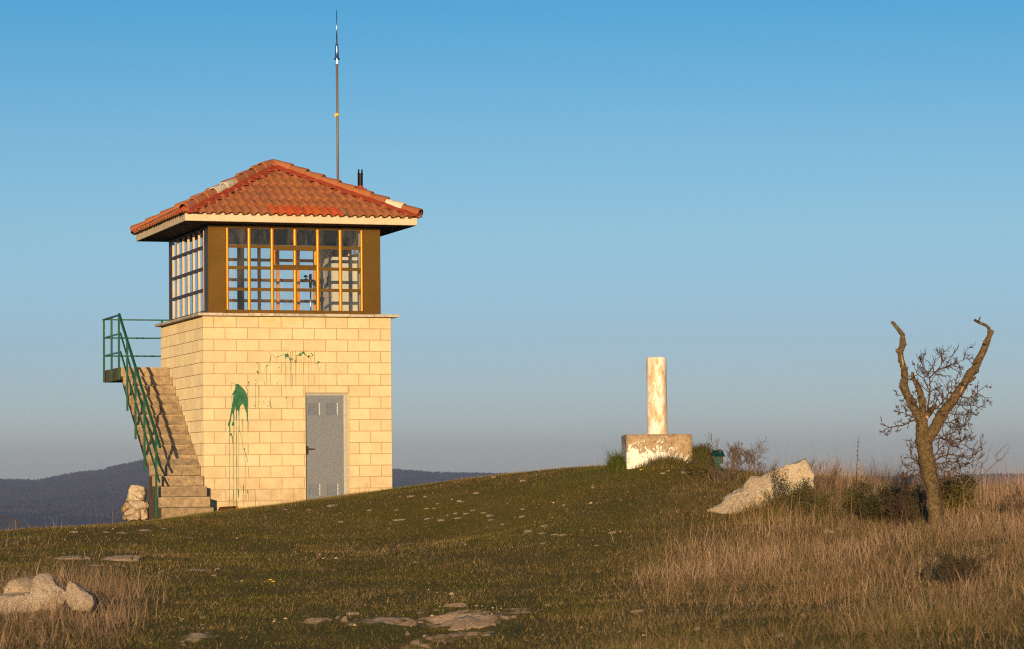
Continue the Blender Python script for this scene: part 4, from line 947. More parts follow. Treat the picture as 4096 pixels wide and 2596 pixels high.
for l, fn, kx in (([(75, 155, 30, 10), (390, 135, 80, 12), (458, 243, 35, 12), (650, 163, 40, 8), (835, 160, 40, 8), (860, 230, 120, 12), (935, 70, 70, 12), (860, 68, 15, 8), (1045, 155, 45, 12), (1100, 150, 40, 8), (1120, 122, 35, 8), (1047, 224, 50, 12), (1145, 235, 60, 16), (1243, 182, 40, 12), (1265, 215, 65, 10), (1320, 182, 60, 10), (1365, 158, 50, 8), (1385, 45, 50, 16), (1440, 182, 50, 10), (1490, 203, 90, 6), (1490, 230, 60, 7), (1565, 257, 35, 10), (1597, 124, 12, 10), (1700, 210, 55, 14), (1710, 150, 50, 6), (1650, 210, 10, 8), (1855, 270, 65, 14), (1750, 307, 75, 18), (1840, 320, 60, 12), (1925, 327, 60, 12), (1980, 332, 55, 16), (1845, 392, 50, 8), (1938, 385, 15, 6), (2110, 304, 30, 10), (2322, 317, 65, 20), (2210, 407, 35, 8), (2383, 90, 14, 10), (965, 652, 12, 12), (925, 632, 8, 8), (970, 520, 40, 8), (740, 352, 10, 8), (2068, 716, 18, 10), (1877, 820, 40, 18), (480, 925, 40, 34), (1580, 908, 70, 22), (1640, 905, 40, 14), (1000, 935, 40, 12), (520, 950, 40, 12), (430, 905, 30, 10), (1110, 850, 40, 10), (1000, 870, 40, 8), (960, 1090, 60, 16), (1450, 1020, 60, 10), (1230, 1030, 70, 8), (1060, 1040, 50, 8), (530, 878, 90, 16), (910, 1014, 20, 20), (230, 160, 40, 10), (1290, 383, 45, 10), (1290, 105, 40, 8), (250, 512, 12, 8), (380, 573, 10, 8), (330, 575, 10, 8)], Cq, .3418),
                  ([(640, 395, 90, 18), (735, 387, 14, 8), (925, 400, 60, 12), (1050, 402, 110, 12), (1270, 381, 120, 12), (1435, 367, 50, 8), (630, 632, 280, 32), (1030, 638, 330, 50), (830, 690, 130, 9), (1180, 515, 60, 7), (650, 538, 14, 8), (555, 583, 20, 10), (615, 573, 16, 8), (960, 466, 14, 12), (1195, 450, 20, 10), (1740, 730, 200, 14), (1900, 720, 40, 14), (1875, 782, 50, 18), (700, 470, 12, 8), (250, 543, 30, 10), (1770, 1148, 50, 7), (1600, 1360, 40, 12), (1610, 1388, 40, 10)], Cl, .2686),
                  ([(1618, 1113, 36, 8), (1572, 1110, 10, 5), (2652 / KD, 1117, 14, 5), (1950, 1255, 26, 14), (1975, 1248, 22, 9), (1835, 1238, 18, 8), (1620, 1400, 14, 8), (1500, 1440, 30, 6), (1640, 1482, 16, 8), (1835, 1500, 18, 9), (1395, 1060 + 88, 8, 5), (1000, 1170, 10, 5), (1080, 1180, 12, 6), (1230, 1132, 16, 6), (1160, 1124, 14, 7)], lambda x, y: (x, y), 1.0)):
    for x, y, ww, hh in l: u, v = fn(x, y); stones.append((u, v, ww * kx, hh * kx))
OUT = [([(1030, 985), (1095, 940), (1180, 915), (1250, 890), (1298, 877), (1310, 890), (1330, 870), (1440, 880), (1520, 898), (1500, 925), (1430, 940), (1370, 960), (1330, 988), (1200, 1000), (1090, 1000)], 'wide rough pale outcrop in the middle of the front bare streak'),
       ([(200, 945), (250, 915), (330, 905), (388, 920), (395, 940), (300, 952), (215, 958)], 'chunky pale stone at the left end of the bare streak in front'),
       ([(545, 955), (600, 925), (650, 925), (668, 962), (570, 972)], 'small pale hump between the chunky stone and the broken slab'),
       ([(685, 952), (790, 915), (930, 900), (975, 925), (890, 952), (780, 965)], 'broken pale slab left of the wide front outcrop'),
       ([(1140, 838), (1230, 815), (1320, 806), (1310, 826), (1200, 846)], 'thin pale slab above the wide front outcrop')]
for i, (pts, lb) in enumerate(OUT):
    q = ground_hit(*Cq(sum(p[0] for p in pts) / len(pts), max(p[1] for p in pts) - 12))
    fr_ = traced_rock('flat_rock', [Cq(p[0], max(z_[1] for z_ in pts) + (p[1] - max(z_[1] for z_ in pts)) * .6 + 7) for p in pts], q.y + .22, .62, M['rockbed'], lb, 'stone', seed=60 + i, amp=.022, nr=80, facets=1); fr_.rotation_euler = (R(9), 0, 0)
rs_ = random.Random(77)
NAMED = {630: 'long low pale slab on the left of the turf, left of the bigger slab', 1030: 'biggest low pale slab on the left of the turf', 290: 'pale stone at the left end of the bare streak in front', 1310: 'wide pale outcrop in the bare streak at the front centre', 1440: 'flat pale slab at the right end of the bare streak in front', 1740: 'thin pale slab lying beside two pebbles, left of centre'}
first = None
for (u, v, ww, hh) in stones:
    p = ground_hit(u, v)
    if p is None: continue
    m_per = KD * p.y / F; wx = ww * m_per / 2 * (.95 if v < 1300 else 1.08); hz = hh * m_per
    o = bpy.data.objects.new('turf_stone', SM[rs_.randrange(8)]); link(o)
    dep = max(wx * rs_.uniform(.5, .9), .04)
    o.scale = (wx, dep, max(hz * (1.15 if v > 1430 else .75), .012)); o.location = (p.x, p.y + dep * .3, p.z - hz * .08); o.rotation_euler = (R(rs_.uniform(3, 15)), R(rs_.uniform(-5, 5)), R(rs_.uniform(-25, 25)))
    size = 'broad flat pale stone' if ww > 26 else 'narrow pale stone' if ww > 12 else 'tiny pale stone'
    side = 'at the left' if u < 400 else 'below the tower' if u < 800 else 'right of the tower' if u < 1230 else 'below the survey pillar' if u < 1720 else 'in the dry grass at the right'
    row = 'close to the crest' if v < 1182 else 'on the upper turf' if v < 1222 else 'half way down the turf' if v < 1275 else 'on the lower turf' if v < 1420 else 'in the foreground turf'
    lb = f'{size} {row}, {side}'
    tag(o, lb, 'stone', 'pale stones bedded in the turf')
sl_ = [o for o in bpy.data.objects if o.name.startswith('turf_stone')]
big = sorted([o for o in sl_ if o.get('label', '').startswith('broad flat')], key=lambda o: -o.scale[0])
def near_px(o, u, v): a, b_ = project(np.array([o.location.x]), np.array([o.location.y]), np.array([o.location.z])); return abs(a[0] - u) + abs(b_[0] - v)
for (u, v), lb in {(169, 1316): 'long low pale slab at left, left of the biggest slab', (277, 1318): 'biggest low pale slab on the left of the turf', (467, 1342): 'thin pale slab beside two pebbles, below the two left slabs', (1618, 1113): 'pale flat stone just right of the survey pillar base', (1245, 1252): 'bumpy pale slab left end of the row at the centre right', (1440, 1255): 'lone pale lump right of the centre row of slabs'}.items():
    if big: min(sl_, key=lambda o: near_px(o, u, v))['label'] = lb

# loose gravel
def gravel():
    n = 9500; x = np.random.uniform(-9, 6, n); y = np.random.uniform(19, 49, n); u, v = project(x, y, gh(x, y))
    dens = fbm(x * .9, y * .45, 61, 4); strong = np.zeros(n)
    for bx, by, rx, ry, s in bare_spots: strong = np.maximum(strong, s * np.exp(-((x - bx) / rx / 1.2) ** 2 - ((y - by) / ry / 1.4) ** 2))
    k = (np.random.rand(n) < np.clip((dens - .58) * 3.2, 0, .25) + strong * .9) & (u > -60) & (u < 1800); x, y = x[k], y[k]; z = gh(x, y); m = len(x)
    base = np.array([(1, 0, 0), (0, 1, 0), (-1, 0, 0), (0, -1, 0), (0, 0, .9), (0, 0, -.5)]); s = (np.random.gamma(2.0, .0038, m) + .004) 
    co = base[None] * s[:, None, None] * np.random.uniform(.6, 1.4, (m, 6, 1)); a = np.random.rand(m) * 6.28
    c, sn = np.cos(a)[:, None], np.sin(a)[:, None]; co = np.stack([co[..., 0] * c * 1.3 - co[..., 1] * sn, co[..., 0] * sn * 1.3 + co[..., 1] * c, co[..., 2]], 2)
    co += np.stack([x, y, z - s * .1], 1)[:, None]
    f = np.array([(0, 1, 4), (1, 2, 4), (2, 3, 4), (3, 0, 4), (1, 0, 5), (2, 1, 5), (3, 2, 5), (0, 3, 5)])
    loops = (f[None] + (np.arange(m) * 6)[:, None, None]).reshape(-1)
    t = np.random.uniform(.75, 1.15, (m, 1)) * np.array([(.44, .33, .22)])
    return np_mesh('gravel', co.reshape(-1, 3), loops, np.arange(len(loops) // 3) * 3, M['blade'], np.repeat(t, 6, 0))
tag(gravel(), 'pale limestone gravel scattered through the turf', 'gravel', kind='stuff')

# broken curved tile by the stair foot
p = TW(.30, -.62, 0); p.z = g1(p.x, p.y)
b = MB(); q = 9
vs = []
for yy, rr in ((-.18, .085), (.2, .07), (-.18, .070), (.2, .056)):
    for j in range(q): t = math.pi * j / (q - 1); vs.append((rr * math.cos(t), yy, rr * math.sin(t)))
b.add(vs, [(j, j + 1, q + j + 1, q + j) for j in range(q - 1)] + [(2 * q + j, 2 * q + j + 1, 3 * q + j + 1, 3 * q + j) for j in range(q - 1)] + [(j, j + 1, 2 * q + j + 1, 2 * q + j) for j in range(q - 1)] + [(q + j, q + j + 1, 3 * q + j + 1, 3 * q + j) for j in range(q - 1)])
o = b.build('roof_tile', [M['tile']], None, smooth=True, loc=(p.x, p.y, p.z - .01)); o.rotation_euler = (0, 0, YAW + .5); tag(o, 'loose curved clay tile lying at the right foot of the stair', 'tile')

# ================================================================== SUMMIT MAILBOX (little green tin house)
p = wd(1688, 1096, 40.6)
mbx = empty('summit_mailbox', (p.x, p.y, p.z - .1), R(16)); mbx.scale = (.9, .9, .9); tag(mbx, 'small rusty green tin box shaped like a house on a post behind the thorn bushes', 'mailbox')
z0 = .1 + .03; b = MB(); b.box(-.075, .075, -.06, .06, .02 + z0, .16 + z0, bevel=.004)
b.add([(-.075, -.06, .161 + z0), (-.075, .06, .161 + z0), (-.075, 0, .225 + z0), (.075, -.06, .161 + z0), (.075, .06, .161 + z0), (.075, 0, .225 + z0)], [(0, 1, 2), (3, 5, 4), (0, 2, 5, 3), (1, 4, 5, 2)])
b.build('body', [M['mail']], mbx)
b = MB()
for sy in (-1, 1):
    b.bar((0, sy * .045, .196 + z0), (0, sy * .0451, .1961 + z0), .001, .001)
    vs = [(-.095, sy * .092, .142 + z0), (.095, sy * .092, .142 + z0), (.088, 0, .242 + z0), (-.088, 0, .242 + z0)]; b.add(vs + [(x, y, z - .008) for x, y, z in vs], [(0, 1, 2, 3), (4, 5, 6, 7), (0, 1, 5, 4), (1, 2, 6, 5), (3, 0, 4, 7)])
b.build('roof', [M['mailroof']], mbx)
b = MB(); b.box(.015, .048, -.045, -.012, .20 + z0, .258 + z0); b.build('chimney', [M['mail']], mbx)
b = MB(); b.box(-.098, -.076, -.05, .05, .10 + z0, .145 + z0); b.build('slot_hood', [M['mail']], mbx)
b = MB(); b.box(-.03, .03, -.03, .03, -.5, .019 + z0); b.build('post', [M['mail']], mbx)
b = MB(); b.tube([(.0, -.075, .045 + z0), (.0, -.07, .045 + z0)], .010, 8); b.build('padlock', [M['steel']], mbx)

# ================================================================== PLANTS
def twigs(mb, p0, d0, length, r0, depth, rn, mat=0, spread=.8, up=.1, kids=(3, 5), wob=.25, ends=None, minr=.0016, flat=1.0, shrink=(.45, .7)):
    n = 6; pts = [Vector(p0)]; d = Vector(d0).normalized()
    for i in range(n):
        d = (d + Vector((rn.gauss(0, wob), rn.gauss(0, wob) * flat, rn.gauss(0, wob) + up)) * .6).normalized(); pts.append(pts[-1] + d * length / n)
    rad = [max(r0 * (1 - .75 * i / n), minr) for i in range(n + 1)]
    mb.tube(pts, rad, 5 if r0 > .004 else 4, mat, cap=False)
    if depth > 0:
        for _ in range(rn.randint(*kids)):
            i = rn.randint(1, n); ax = (pts[i] - pts[i - 1]).normalized()
            q = Vector((rn.gauss(0, 1), rn.gauss(0, 1) * flat, rn.gauss(0, 1))); q = (q - ax * q.dot(ax)).normalized()
            twigs(mb, pts[i], ax + q * spread, length * rn.uniform(*shrink), rad[i] * .7, depth - 1, rn, mat, spread, up, kids, wob, ends, minr, flat, shrink)
    elif ends is not None: ends.append((pts[-1], d)); ends.append((pts[n // 2], d))
    return pts
def leaves(ends, per, size, rn, spread=.03):
    b = MB()
    for p, d in ends:
        for _ in range(per):
            c = p + Vector((rn.gauss(0, spread), rn.gauss(0, spread), rn.gauss(0, spread))); a = Vector((rn.gauss(0, 1), rn.gauss(0, 1), rn.gauss(0, 1))).normalized(); e = a.orthogonal().normalized(); s = size * rn.uniform(.6, 1.3)
            t = rn.uniform(.6, 1.4)
            b.add([c - a * s, c + e * s * .5, c + a * s, c - e * s * .5], [(0, 1, 2, 3)], 0, (t, t * rn.uniform(.9, 1.1), t * rn.uniform(.8, 1.1)))
    return b

# ---- the pollarded bare tree
TD = 33.0
def tc_(x, y): return ((3350 + x / 1.6408) / KD, (1220 + y / 1.6408) / KD)
PX = TD / F / 1.6408                                   # metres per crop pixel
tb = wd(*tc_(640, 1400), TD)
tree = empty('bare_tree', tb); tag(tree, 'bare lopped tree with two long stubs forming a V above dry grass', 'tree')
def tp(x, y, dy=0.0): return wd(*tc_(x, y), TD) + Vector((0, dy, 0)) - tb
def limb(name, pts, par, mat='bark', dys=None, n=16, sub=7, capmat=True):
    P3, Rr = [], []
    for i in range(len(pts) - 1):
        for s_ in range(sub):
            t = s_ / sub; a, c = pts[i], pts[i + 1]; dy0 = dys[i] if dys else 0; dy1 = dys[i + 1] if dys else 0
            P3.append(tp(a[0] + (c[0] - a[0]) * t, a[1] + (c[1] - a[1]) * t, dy0 + (dy1 - dy0) * t)); Rr.append((a[2] + (c[2] - a[2]) * t) * PX * random.uniform(.93, 1.08))
    P3.append(tp(pts[-1][0], pts[-1][1], dys[-1] if dys else 0)); Rr.append(pts[-1][2] * PX)
    b = MB(); b.tube(P3, Rr, n, 0, rough=.26)
    f = b.f[-1]; b.m[-1] = 1
    return b.build(name, [M[mat], M['cutwood']], par, smooth=True)
trunk = limb('trunk', [(648, 1520, 62), (640, 1400, 54), (632, 1260, 48), (622, 1180, 49), (598, 1090, 54), (578, 1000, 53), (563, 900, 49), (556, 820, 44), (556, 740, 36), (556, 690, 22)], tree, n=18)
limb('branch', [(560, 800, 36), (530, 735, 30), (502, 680, 28), (476, 625, 27), (444, 570, 25), (432, 535, 28), (440, 480, 23), (436, 420, 21), (418, 355, 17), (412, 310, 20), (430, 255, 22), (430, 195, 16), (402, 160, 13), (370, 118, 11), (356, 112, 10)], tree, dys=[0, -.01, -.02, -.02, -.03, -.03, -.03, -.02, 0, 0, .02, .02, .04, .05, .05])
limb('branch', [(590, 900, 34), (640, 800, 37), (668, 740, 37), (702, 695, 35), (768, 610, 31), (830, 525, 28), (870, 455, 27), (905, 425, 27), (935, 360, 24), (975, 275, 21), (1005, 205, 17), (1030, 165, 12)], tree, dys=[-.02, -.05, -.05, -.04, 0, .03, .05, .06, .08, .09, .1, .1])
limb('branch', [(1005, 205, 13), (1003, 150, 10), (985, 132, 9), (945, 115, 9), (905, 92, 8)], tree, dys=[.1] * 5)
limb('branch', [(560, 720, 28), (563, 640, 24), (545, 565, 19), (520, 505, 17), (503, 480, 14), (498, 440, 9)], tree, dys=[.02, .05, .06, .07, .07, .08])
limb('branch', [(580, 730, 24), (610, 690, 18), (642, 652, 9)], tree, dys=[-.04, -.06, -.08])
for pts in ([(430, 540, 14), (402, 530, 9)], [(410, 312, 12), (384, 292, 6), (384, 315, 3)], [(500, 487, 8), (472, 490, 4)], [(865, 500, 14), (905, 472, 6)], [(975, 255, 8), (957, 238, 7), (958, 252, 6)], [(440, 260, 9), (452, 258, 5)], [(925, 105, 4), (935, 78, 4)], [(452, 425, 8), (460, 405, 3)], [(905, 430, 10), (925, 440, 9)], [(400, 350, 7), (398, 378, 4)], [(760, 590, 9), (735, 575, 7)]):
    limb('stub', pts, tree, n=8, dys=[-.02, -.03, -.04][:len(pts)])
b = MB(); c0 = tp(578, 738, -.11); b.tube([c0, c0 + Vector((0, -.012, .002))], PX * 10, 12); b.build('cut_scar', [M['cutwood']], tree)
b = MB()
for a_, c_, w_ in (((430, 415), (418, 330), 6), ((832, 515), (790, 600), 7)):
    b.tube([tp(a_[0], a_[1], -.035), tp((a_[0] + c_[0]) / 2, (a_[1] + c_[1]) / 2, -.05), tp(c_[0], c_[1], -.035)], [w_ * PX * .5, w_ * PX, w_ * PX * .4], 8)
b.build('bare_strip', [M['cutwood']], tree)
rn = random.Random(12)
def shoot(pts, r0, dy=0.0, kidn=7, klen=110, depth=2):
    b = MB(); P3 = []
    for i in range(len(pts) - 1):
        for s_ in range(3): t = s_ / 3; P3.append(tp(pts[i][0] + (pts[i + 1][0] - pts[i][0]) * t + rn.uniform(-4, 4), pts[i][1] + (pts[i + 1][1] - pts[i][1]) * t + rn.uniform(-4, 4), dy + rn.uniform(-.01, .01)))
    P3.append(tp(*pts[-1], dy)); n = len(P3); b.tube(P3, [max(r0 * (1 - .75 * i / n), 1.6) * PX for i in range(n)], 6, cap=False)
    kidn = max(3, int(kidn * .9))
    for j in range(kidn):
        i = 1 + int((n - 2) * (j + rn.random()) / kidn); ax = (P3[i] - P3[i - 1]).normalized(); sg = 1 if j % 2 else -1
        q = Vector((-ax.z, 0, ax.x)) * sg + Vector((0, rn.gauss(0, .6), 0))
        twigs(b, P3[i], ax * rn.uniform(.3, .9) + q * rn.uniform(.5, 1.0), klen * PX * rn.uniform(.35, 1.35) * (1.15 - .5 * i / n), 3.8 * PX, depth, rn, 0, .9, .06, (3, 5), .21, None, .0024, .7, (.35, .6))
    b.build('twig', [M['twig']], tree)
shoot([(592, 690), (602, 600), (606, 520), (607, 478), (585, 440), (560, 410), (540, 340)], 6, -.02, 9)
shoot([(607, 480), (650, 430), (680, 400), (690, 350), (665, 305)], 5, .0, 8)
shoot([(655, 428), (710, 410), (770, 385), (830, 360), (872, 332)], 4, .02, 8)
shoot([(600, 560), (560, 480), (520, 455), (505, 420), (500, 380)], 3.5, -.05, 5, 80)
shoot([(800, 600), (860, 612), (905, 590), (930, 555), (985, 517)], 4.5, -.05, 8, 90)
shoot([(790, 655), (860, 660), (905, 660), (960, 690)], 4, .02, 7, 80)
shoot([(690, 770), (750, 775), (800, 800), (826, 800)], 4, -.03, 7, 100)
shoot([(660, 850), (700, 880), (760, 905), (810, 915), (870, 920)], 4.5, -.05, 9, 100)
shoot([(650, 880), (720, 850), (790, 830), (815, 780)], 4, .03, 7, 90)
shoot([(610, 1030), (660, 1000), (720, 985), (790, 990), (860, 1010), (905, 970), (950, 942)], 6, -.06, 12, 110)
shoot([(620, 1000), (680, 930), (740, 890), (790, 870)], 4.5, -.04, 8, 100)
shoot([(590, 1060), (540, 1035), (490, 1020), (470, 980)], 4.5, -.06, 8, 90)
shoot([(575, 1090), (520, 1080), (460, 1090), (430, 1120)], 4, -.05, 8, 90)
shoot([(515, 752), (470, 765), (420, 790), (370, 798), (325, 808), (272, 846)], 6, -.04, 10, 70)
shoot([(500, 740), (470, 720), (430, 705), (400, 710)], 4, .02, 6, 60)
shoot([(520, 620), (480, 590), (430, 590), (390, 600)], 3.5, .05, 6, 60)
shoot([(690, 690), (715, 640), (720, 590), (760, 540), (795, 490)], 5, -.06, 10, 110)
shoot([(700, 700), (760, 720), (820, 720), (850, 720)], 4, -.05, 7, 80)
shoot([(640, 690), (690, 640), (690, 560), (640, 500)], 4, .03, 7, 90)
shoot([(530, 900), (505, 920), (500, 935)], 3, -.05, 4, 40)
shoot([(600, 1150), (640, 1165), (700, 1190), (650, 1190)], 5, -.08, 9, 90)
shoot([(560, 650), (545, 690), (500, 660), (470, 640)], 3, -.06, 5, 70)
shoot([(660, 1040), (740, 1030), (820, 1040), (860, 1050)], 4, .04, 9, 90)

shoot([(560, 1130), (520, 1110), (480, 1130), (440, 1150), (400, 1165)], 5, -.05, 8, 90)
shoot([(640, 1060), (690, 1090), (740, 1100), (780, 1120)], 5, -.02, 8, 90)
shoot([(660, 780), (640, 720), (660, 660), (700, 610), (740, 570)], 5, -.09, 9, 90)

# ---- shrubs
def shrub(name, u, v, dist, hgt, wid, nst, label, cat, seed, mat='thorn', leafmat=None, per=2, lsize=.012, depth=3, group=None, up=.12, r0=.007, sp=.8, lspread=.03, loc=None):
    p = wd(u, v, dist); z = g1(p.x, p.y); rn = random.Random(seed); root = empty(name, (p.x, p.y, z)); tag(root, label, cat, group)
    b = MB(); ends = []
    for i in range(nst):
        x = rn.uniform(-wid / 2, wid / 2) * .55; y = rn.uniform(-wid / 2, wid / 2) * .5
        twigs(b, (x, y, -.03), (x * 1.6 / max(wid, .1) + rn.gauss(0, .2), rn.gauss(0, .25), 1), hgt * rn.uniform(.6, 1.0), r0 * rn.uniform(.6, 1.1), depth, rn, 0, sp, up, (3, 5), .22, ends, .0018)
    b.build('stem', [M[mat]], root)
    if leafmat: leaves(ends, per, lsize, rn, lspread).build('foliage', [M[leafmat]], root)
    return root
shrub('thorn_bush', 1752, 1112, 41.0, .36, .50, 9, 'spiny leafless bush between the mailbox and the boulder', 'bush', 1)
shrub('thorn_bush', 1718, 1110, 41.0, .36, .26, 5, 'spiny grey bush just right of the mailbox', 'bush', 2)
shrub('thorn_bush', 1700, 1142, 39.4, .24, .7, 12, 'tangle of brown twigs below the mailbox', 'bush', 3, leafmat='leaf', per=1, lsize=.010, depth=2)
shrub('leafy_bush', 1650, 1122, 40.2, .24, .30, 7, 'small leafy olive bush left of the mailbox', 'bush', 4, leafmat='leaf', per=10, lsize=.012, depth=2)
shrub('thorn_bush', 1812, 1110, 40.0, .24, .22, 5, 'little spiny twigs rising behind the boulder top', 'bush', 5, depth=2)
shrub('thorn_bush', 1885, 1090, 39.5, .34, .24, 4, 'sparse forked twigs just above the boulder peak', 'bush', 6, depth=2, r0=.005)
shrub('thorn_bush', 1950, 1120, 39.0, .34, .40, 7, 'twiggy brown bush right of the boulder', 'bush', 7, leafmat='dryleaf', per=1, lsize=.008, depth=2, r0=.005)
shrub('evergreen_bush', 1862, 1222, 35.6, .38, .48, 11, 'dark leafy thorn bush growing in front of the boulder', 'bush', 8, mat='twig', leafmat='leaf', per=16, lsize=.012, up=.16, depth=2, lspread=.024)
shrub('evergreen_bush', 1912, 1222, 35.4, .22, .34, 8, 'low dark leafy bush at the right foot of the boulder', 'bush', 18, mat='twig', leafmat='leaf', per=15, lsize=.012, depth=2, lspread=.026)
shrub('dark_bush', 2085, 1195, 34.4, .27, .75, 18, 'low blackish green bush left of the bare tree', 'bush', 9, mat='twig', leafmat='leafdark', per=6, lsize=.014, lspread=.04)
shrub('dark_bush', 2020, 1190, 35.0, .24, .40, 10, 'small dark green bush right of the boulder, left of the blackish one', 'bush', 10, mat='twig', leafmat='leaf', per=14, lsize=.012, depth=2)
shrub('dark_bush', 2235, 1165, 35.0, .28, .45, 16, 'rounded dark olive bush right behind the tree trunk', 'bush', 11, mat='twig', leafmat='leaf', per=9, lsize=.014, lspread=.04)
shrub('thorn_bush', 2130, 1165, 33.6, .34, .5, 10, 'bare dark twigs against the left side of the tree trunk', 'bush', 12, mat='twig')
shrub('thorn_bush', 2262, 1390, 25.2, .22, .5, 18, 'dark brown low bush in the front right grass', 'bush', 13, mat='twig', leafmat='leafdark', per=1, lsize=.01)
shrub('thorn_bush', 2390, 1210, 33.2, .30, .4, 7, 'bare twigs at the right edge in the dry grass', 'bush', 14)
shrub('grass_tussock', 1456, 1092, 41.5, .30, .16, 1, 'green grass tussock against the left side of the pillar base', 'plant', 15)
shrub('leafy_bush', 1640, 1092, 41.6, .28, .22, 6, 'olive sprig at the right corner of the pillar base', 'bush', 16, leafmat='leaf', per=6, lsize=.012)
# tall seed stalk, dead branch and bramble
rn = random.Random(31)
p = wd(2013, 1110, 38.0); st0 = empty('seed_stalk', (p.x, p.y, g1(p.x, p.y))); tag(st0, 'single tall dry stalk with seed pods against the sky left of the tree', 'plant')
top_ = wd(2020, 1022, 38.0) - st0.location; b = MB(); pts = [Vector((0, 0, -.05)), top_ * .3 + Vector((-.01, 0, 0)), top_ * .6 + Vector((-.008, 0, 0)), top_]; b.tube(pts, [.006, .005, .004, .002], 6); b.build('stem', [M['twig']], st0)
for i in range(8):
    b = MB(); t = .35 + .6 * i / 8; c0 = top_ * t + Vector((rn.choice((-.014, .014)), 0, 0)); b.lathe(c0, [(.002, -.010), (.007, -.003), (.007, .003), (.002, .010)], 8); b.build('pod', [M['twig']], st0)
p = wd(2280, 1160, 34.0); br = empty('dead_branch', p); tag(br, 'pale dead branch arching out of the grass right of the tree', 'branch'); b = MB()
for pts in ([(2272, 1165), (2300, 1130), (2320, 1108), (2345, 1085), (2340, 1072)], [(2300, 1130), (2310, 1090), (2322, 1080)], [(2345, 1085), (2358, 1078)], [(2262, 1150), (2290, 1110), (2300, 1085)]):
    P3 = [wd(u, v, 34.0) - p for u, v in pts]; b.tube(P3, [.0065 * (1 - .7 * i / len(P3)) for i in range(len(P3))], 6)
    for q in P3[1:]: twigs(b, q, (rn.gauss(0, 1), rn.gauss(0, .5), .6), .14, .0035, 1, rn, 0, .8, .1, (2, 4), .3)
b.build('limb', [M['thorn']], br)
p = wd(40, 1245, 43.0); bb = empty('bramble', p); tag(bb, 'arching brown bramble stems at the left edge of the crest', 'bramble'); b = MB()
for pts in ([(44, 1248), (38, 1225), (24, 1222), (0, 1232)], [(44, 1248), (40, 1230), (30, 1222), (4, 1214)], [(30, 1248), (22, 1228), (6, 1216)], [(52, 1248), (70, 1236), (82, 1233)], [(50, 1248), (46, 1225), (44, 1218)]):
    P3 = [wd(u, v, 43.0) - p for u, v in pts]; b.tube(P3, [.007, .006, .005, .003][:len(P3)], 5)
    for q in P3[1:]: twigs(b, q, (rn.gauss(0, 1), rn.gauss(0, .5), .2), .08, .0025, 1, rn, 0, .8, .0, (1, 3), .3)
b.build('stem', [M['twig']], bb)
p = wd(588, 1985 * .5879 + 6, 47.3)
b = MB(); rn = random.Random(5); c_ = wd(340, 1180, 47.35); rt = empty('dry_roots', c_); tag(rt, 'brown tangle of dry roots wedged between the stone pile and stair', 'roots')
for i in range(14): twigs(b, (rn.gauss(0, .03), rn.gauss(0, .03), rn.uniform(-.12, .10)), (rn.gauss(0, .4), rn.gauss(0, .4), rn.gauss(0, 1)), .18, .006, 1, rn, 0, .8, 0, (2, 3), .4)
b.build('root', [M['twig']], rt)
# a few dandelions
for i, (u, v) in enumerate(((636, 1373), (643, 1378), (1480, 1093), (1507, 1113), (2035, 1085))):
    q = ground_hit(u, v + 2)
    if q is None: continue
    fl_ = empty('yellow_flower', q); tag(fl_, 'tiny yellow flower in the turf, ' + ('front centre pair' if i < 2 else ('beside the survey pillar' if i < 4 else 'in the dry grass')), 'flower', 'yellow flowers in the turf')
    b = MB(); b.tube([(0, 0, 0), (0, 0, .05)], .0025, 5); b.build('stem', [M['tuft']], fl_)
    b = MB(); b.lathe((0, 0, .05), [(.004, -.004), (.022, .004), (.020, .010), (.004, .013)], 10); b.build('bloom', [M['yellow']], fl_)
# ================================================================== GRASS
def inpoly(u, v, poly):
    r = np.zeros(len(u), bool); n = len(poly)
    for i in range(n):
        (x0, y0), (x1, y1) = poly[i], poly[(i + 1) % n]
        c = ((y0 > v) != (y1 > v)) & (u < (x1 - x0) * (v - y0) / (y1 - y0 + 1e-9) + x0); r ^= c
    return r
def soft(u, v, poly, j): # ragged edge
    n = len(u); return inpoly(u + np.random.normal(0, j, n), v + np.random.normal(0, j * .35, n), poly)
TALL_R = [(1540, 1340), (1640, 1290), (1800, 1255), (1950, 1225), (1965, 1190), (1985, 1120), (1975, 1090), (2600, 1085), (2700, 1440), (2450, 1470), (2000, 1450), (1800, 1440), (1640, 1420), (1450, 1405)]
FRONT_R = [(1500, 1450), (2000, 1420), (2900, 1400), (2900, 1620), (1250, 1620)]
TALL_L = [(-200, 1395), (120, 1345), (250, 1345), (345, 1400), (310, 1470), (250, 1620), (-200, 1620)]
MIX_ = [(1580, 1120), (1700, 1100), (1970, 1090), (1985, 1190), (1950, 1240), (1640, 1300), (1480, 1350), (1500, 1260)]
PILE_ = [(215, 1222), (290, 1190), (292, 1226), (230, 1236)]
def blocked(x, y):
    dx, dy = x - TX, y - TY; tx, ty = CY * dx + SY * dy, -SY * dx + CY * dy
    k = (tx > -.02) & (tx < 3.42) & (ty > -.02) & (ty < 3.5); k |= (tx > -.93) & (tx < 0) & (ty > -.83) & (ty < .25)
    k |= (np.abs(x - pil.location.x) < .5) & (np.abs(y - pil.location.y) < .5)
    for o in sl_:
        sx, sy = o.scale[0], o.scale[1]
        if sx > .12: k |= (((x - o.location.x) / sx) ** 2 + ((y - o.location.y) / sy) ** 2 < .8)
    return k
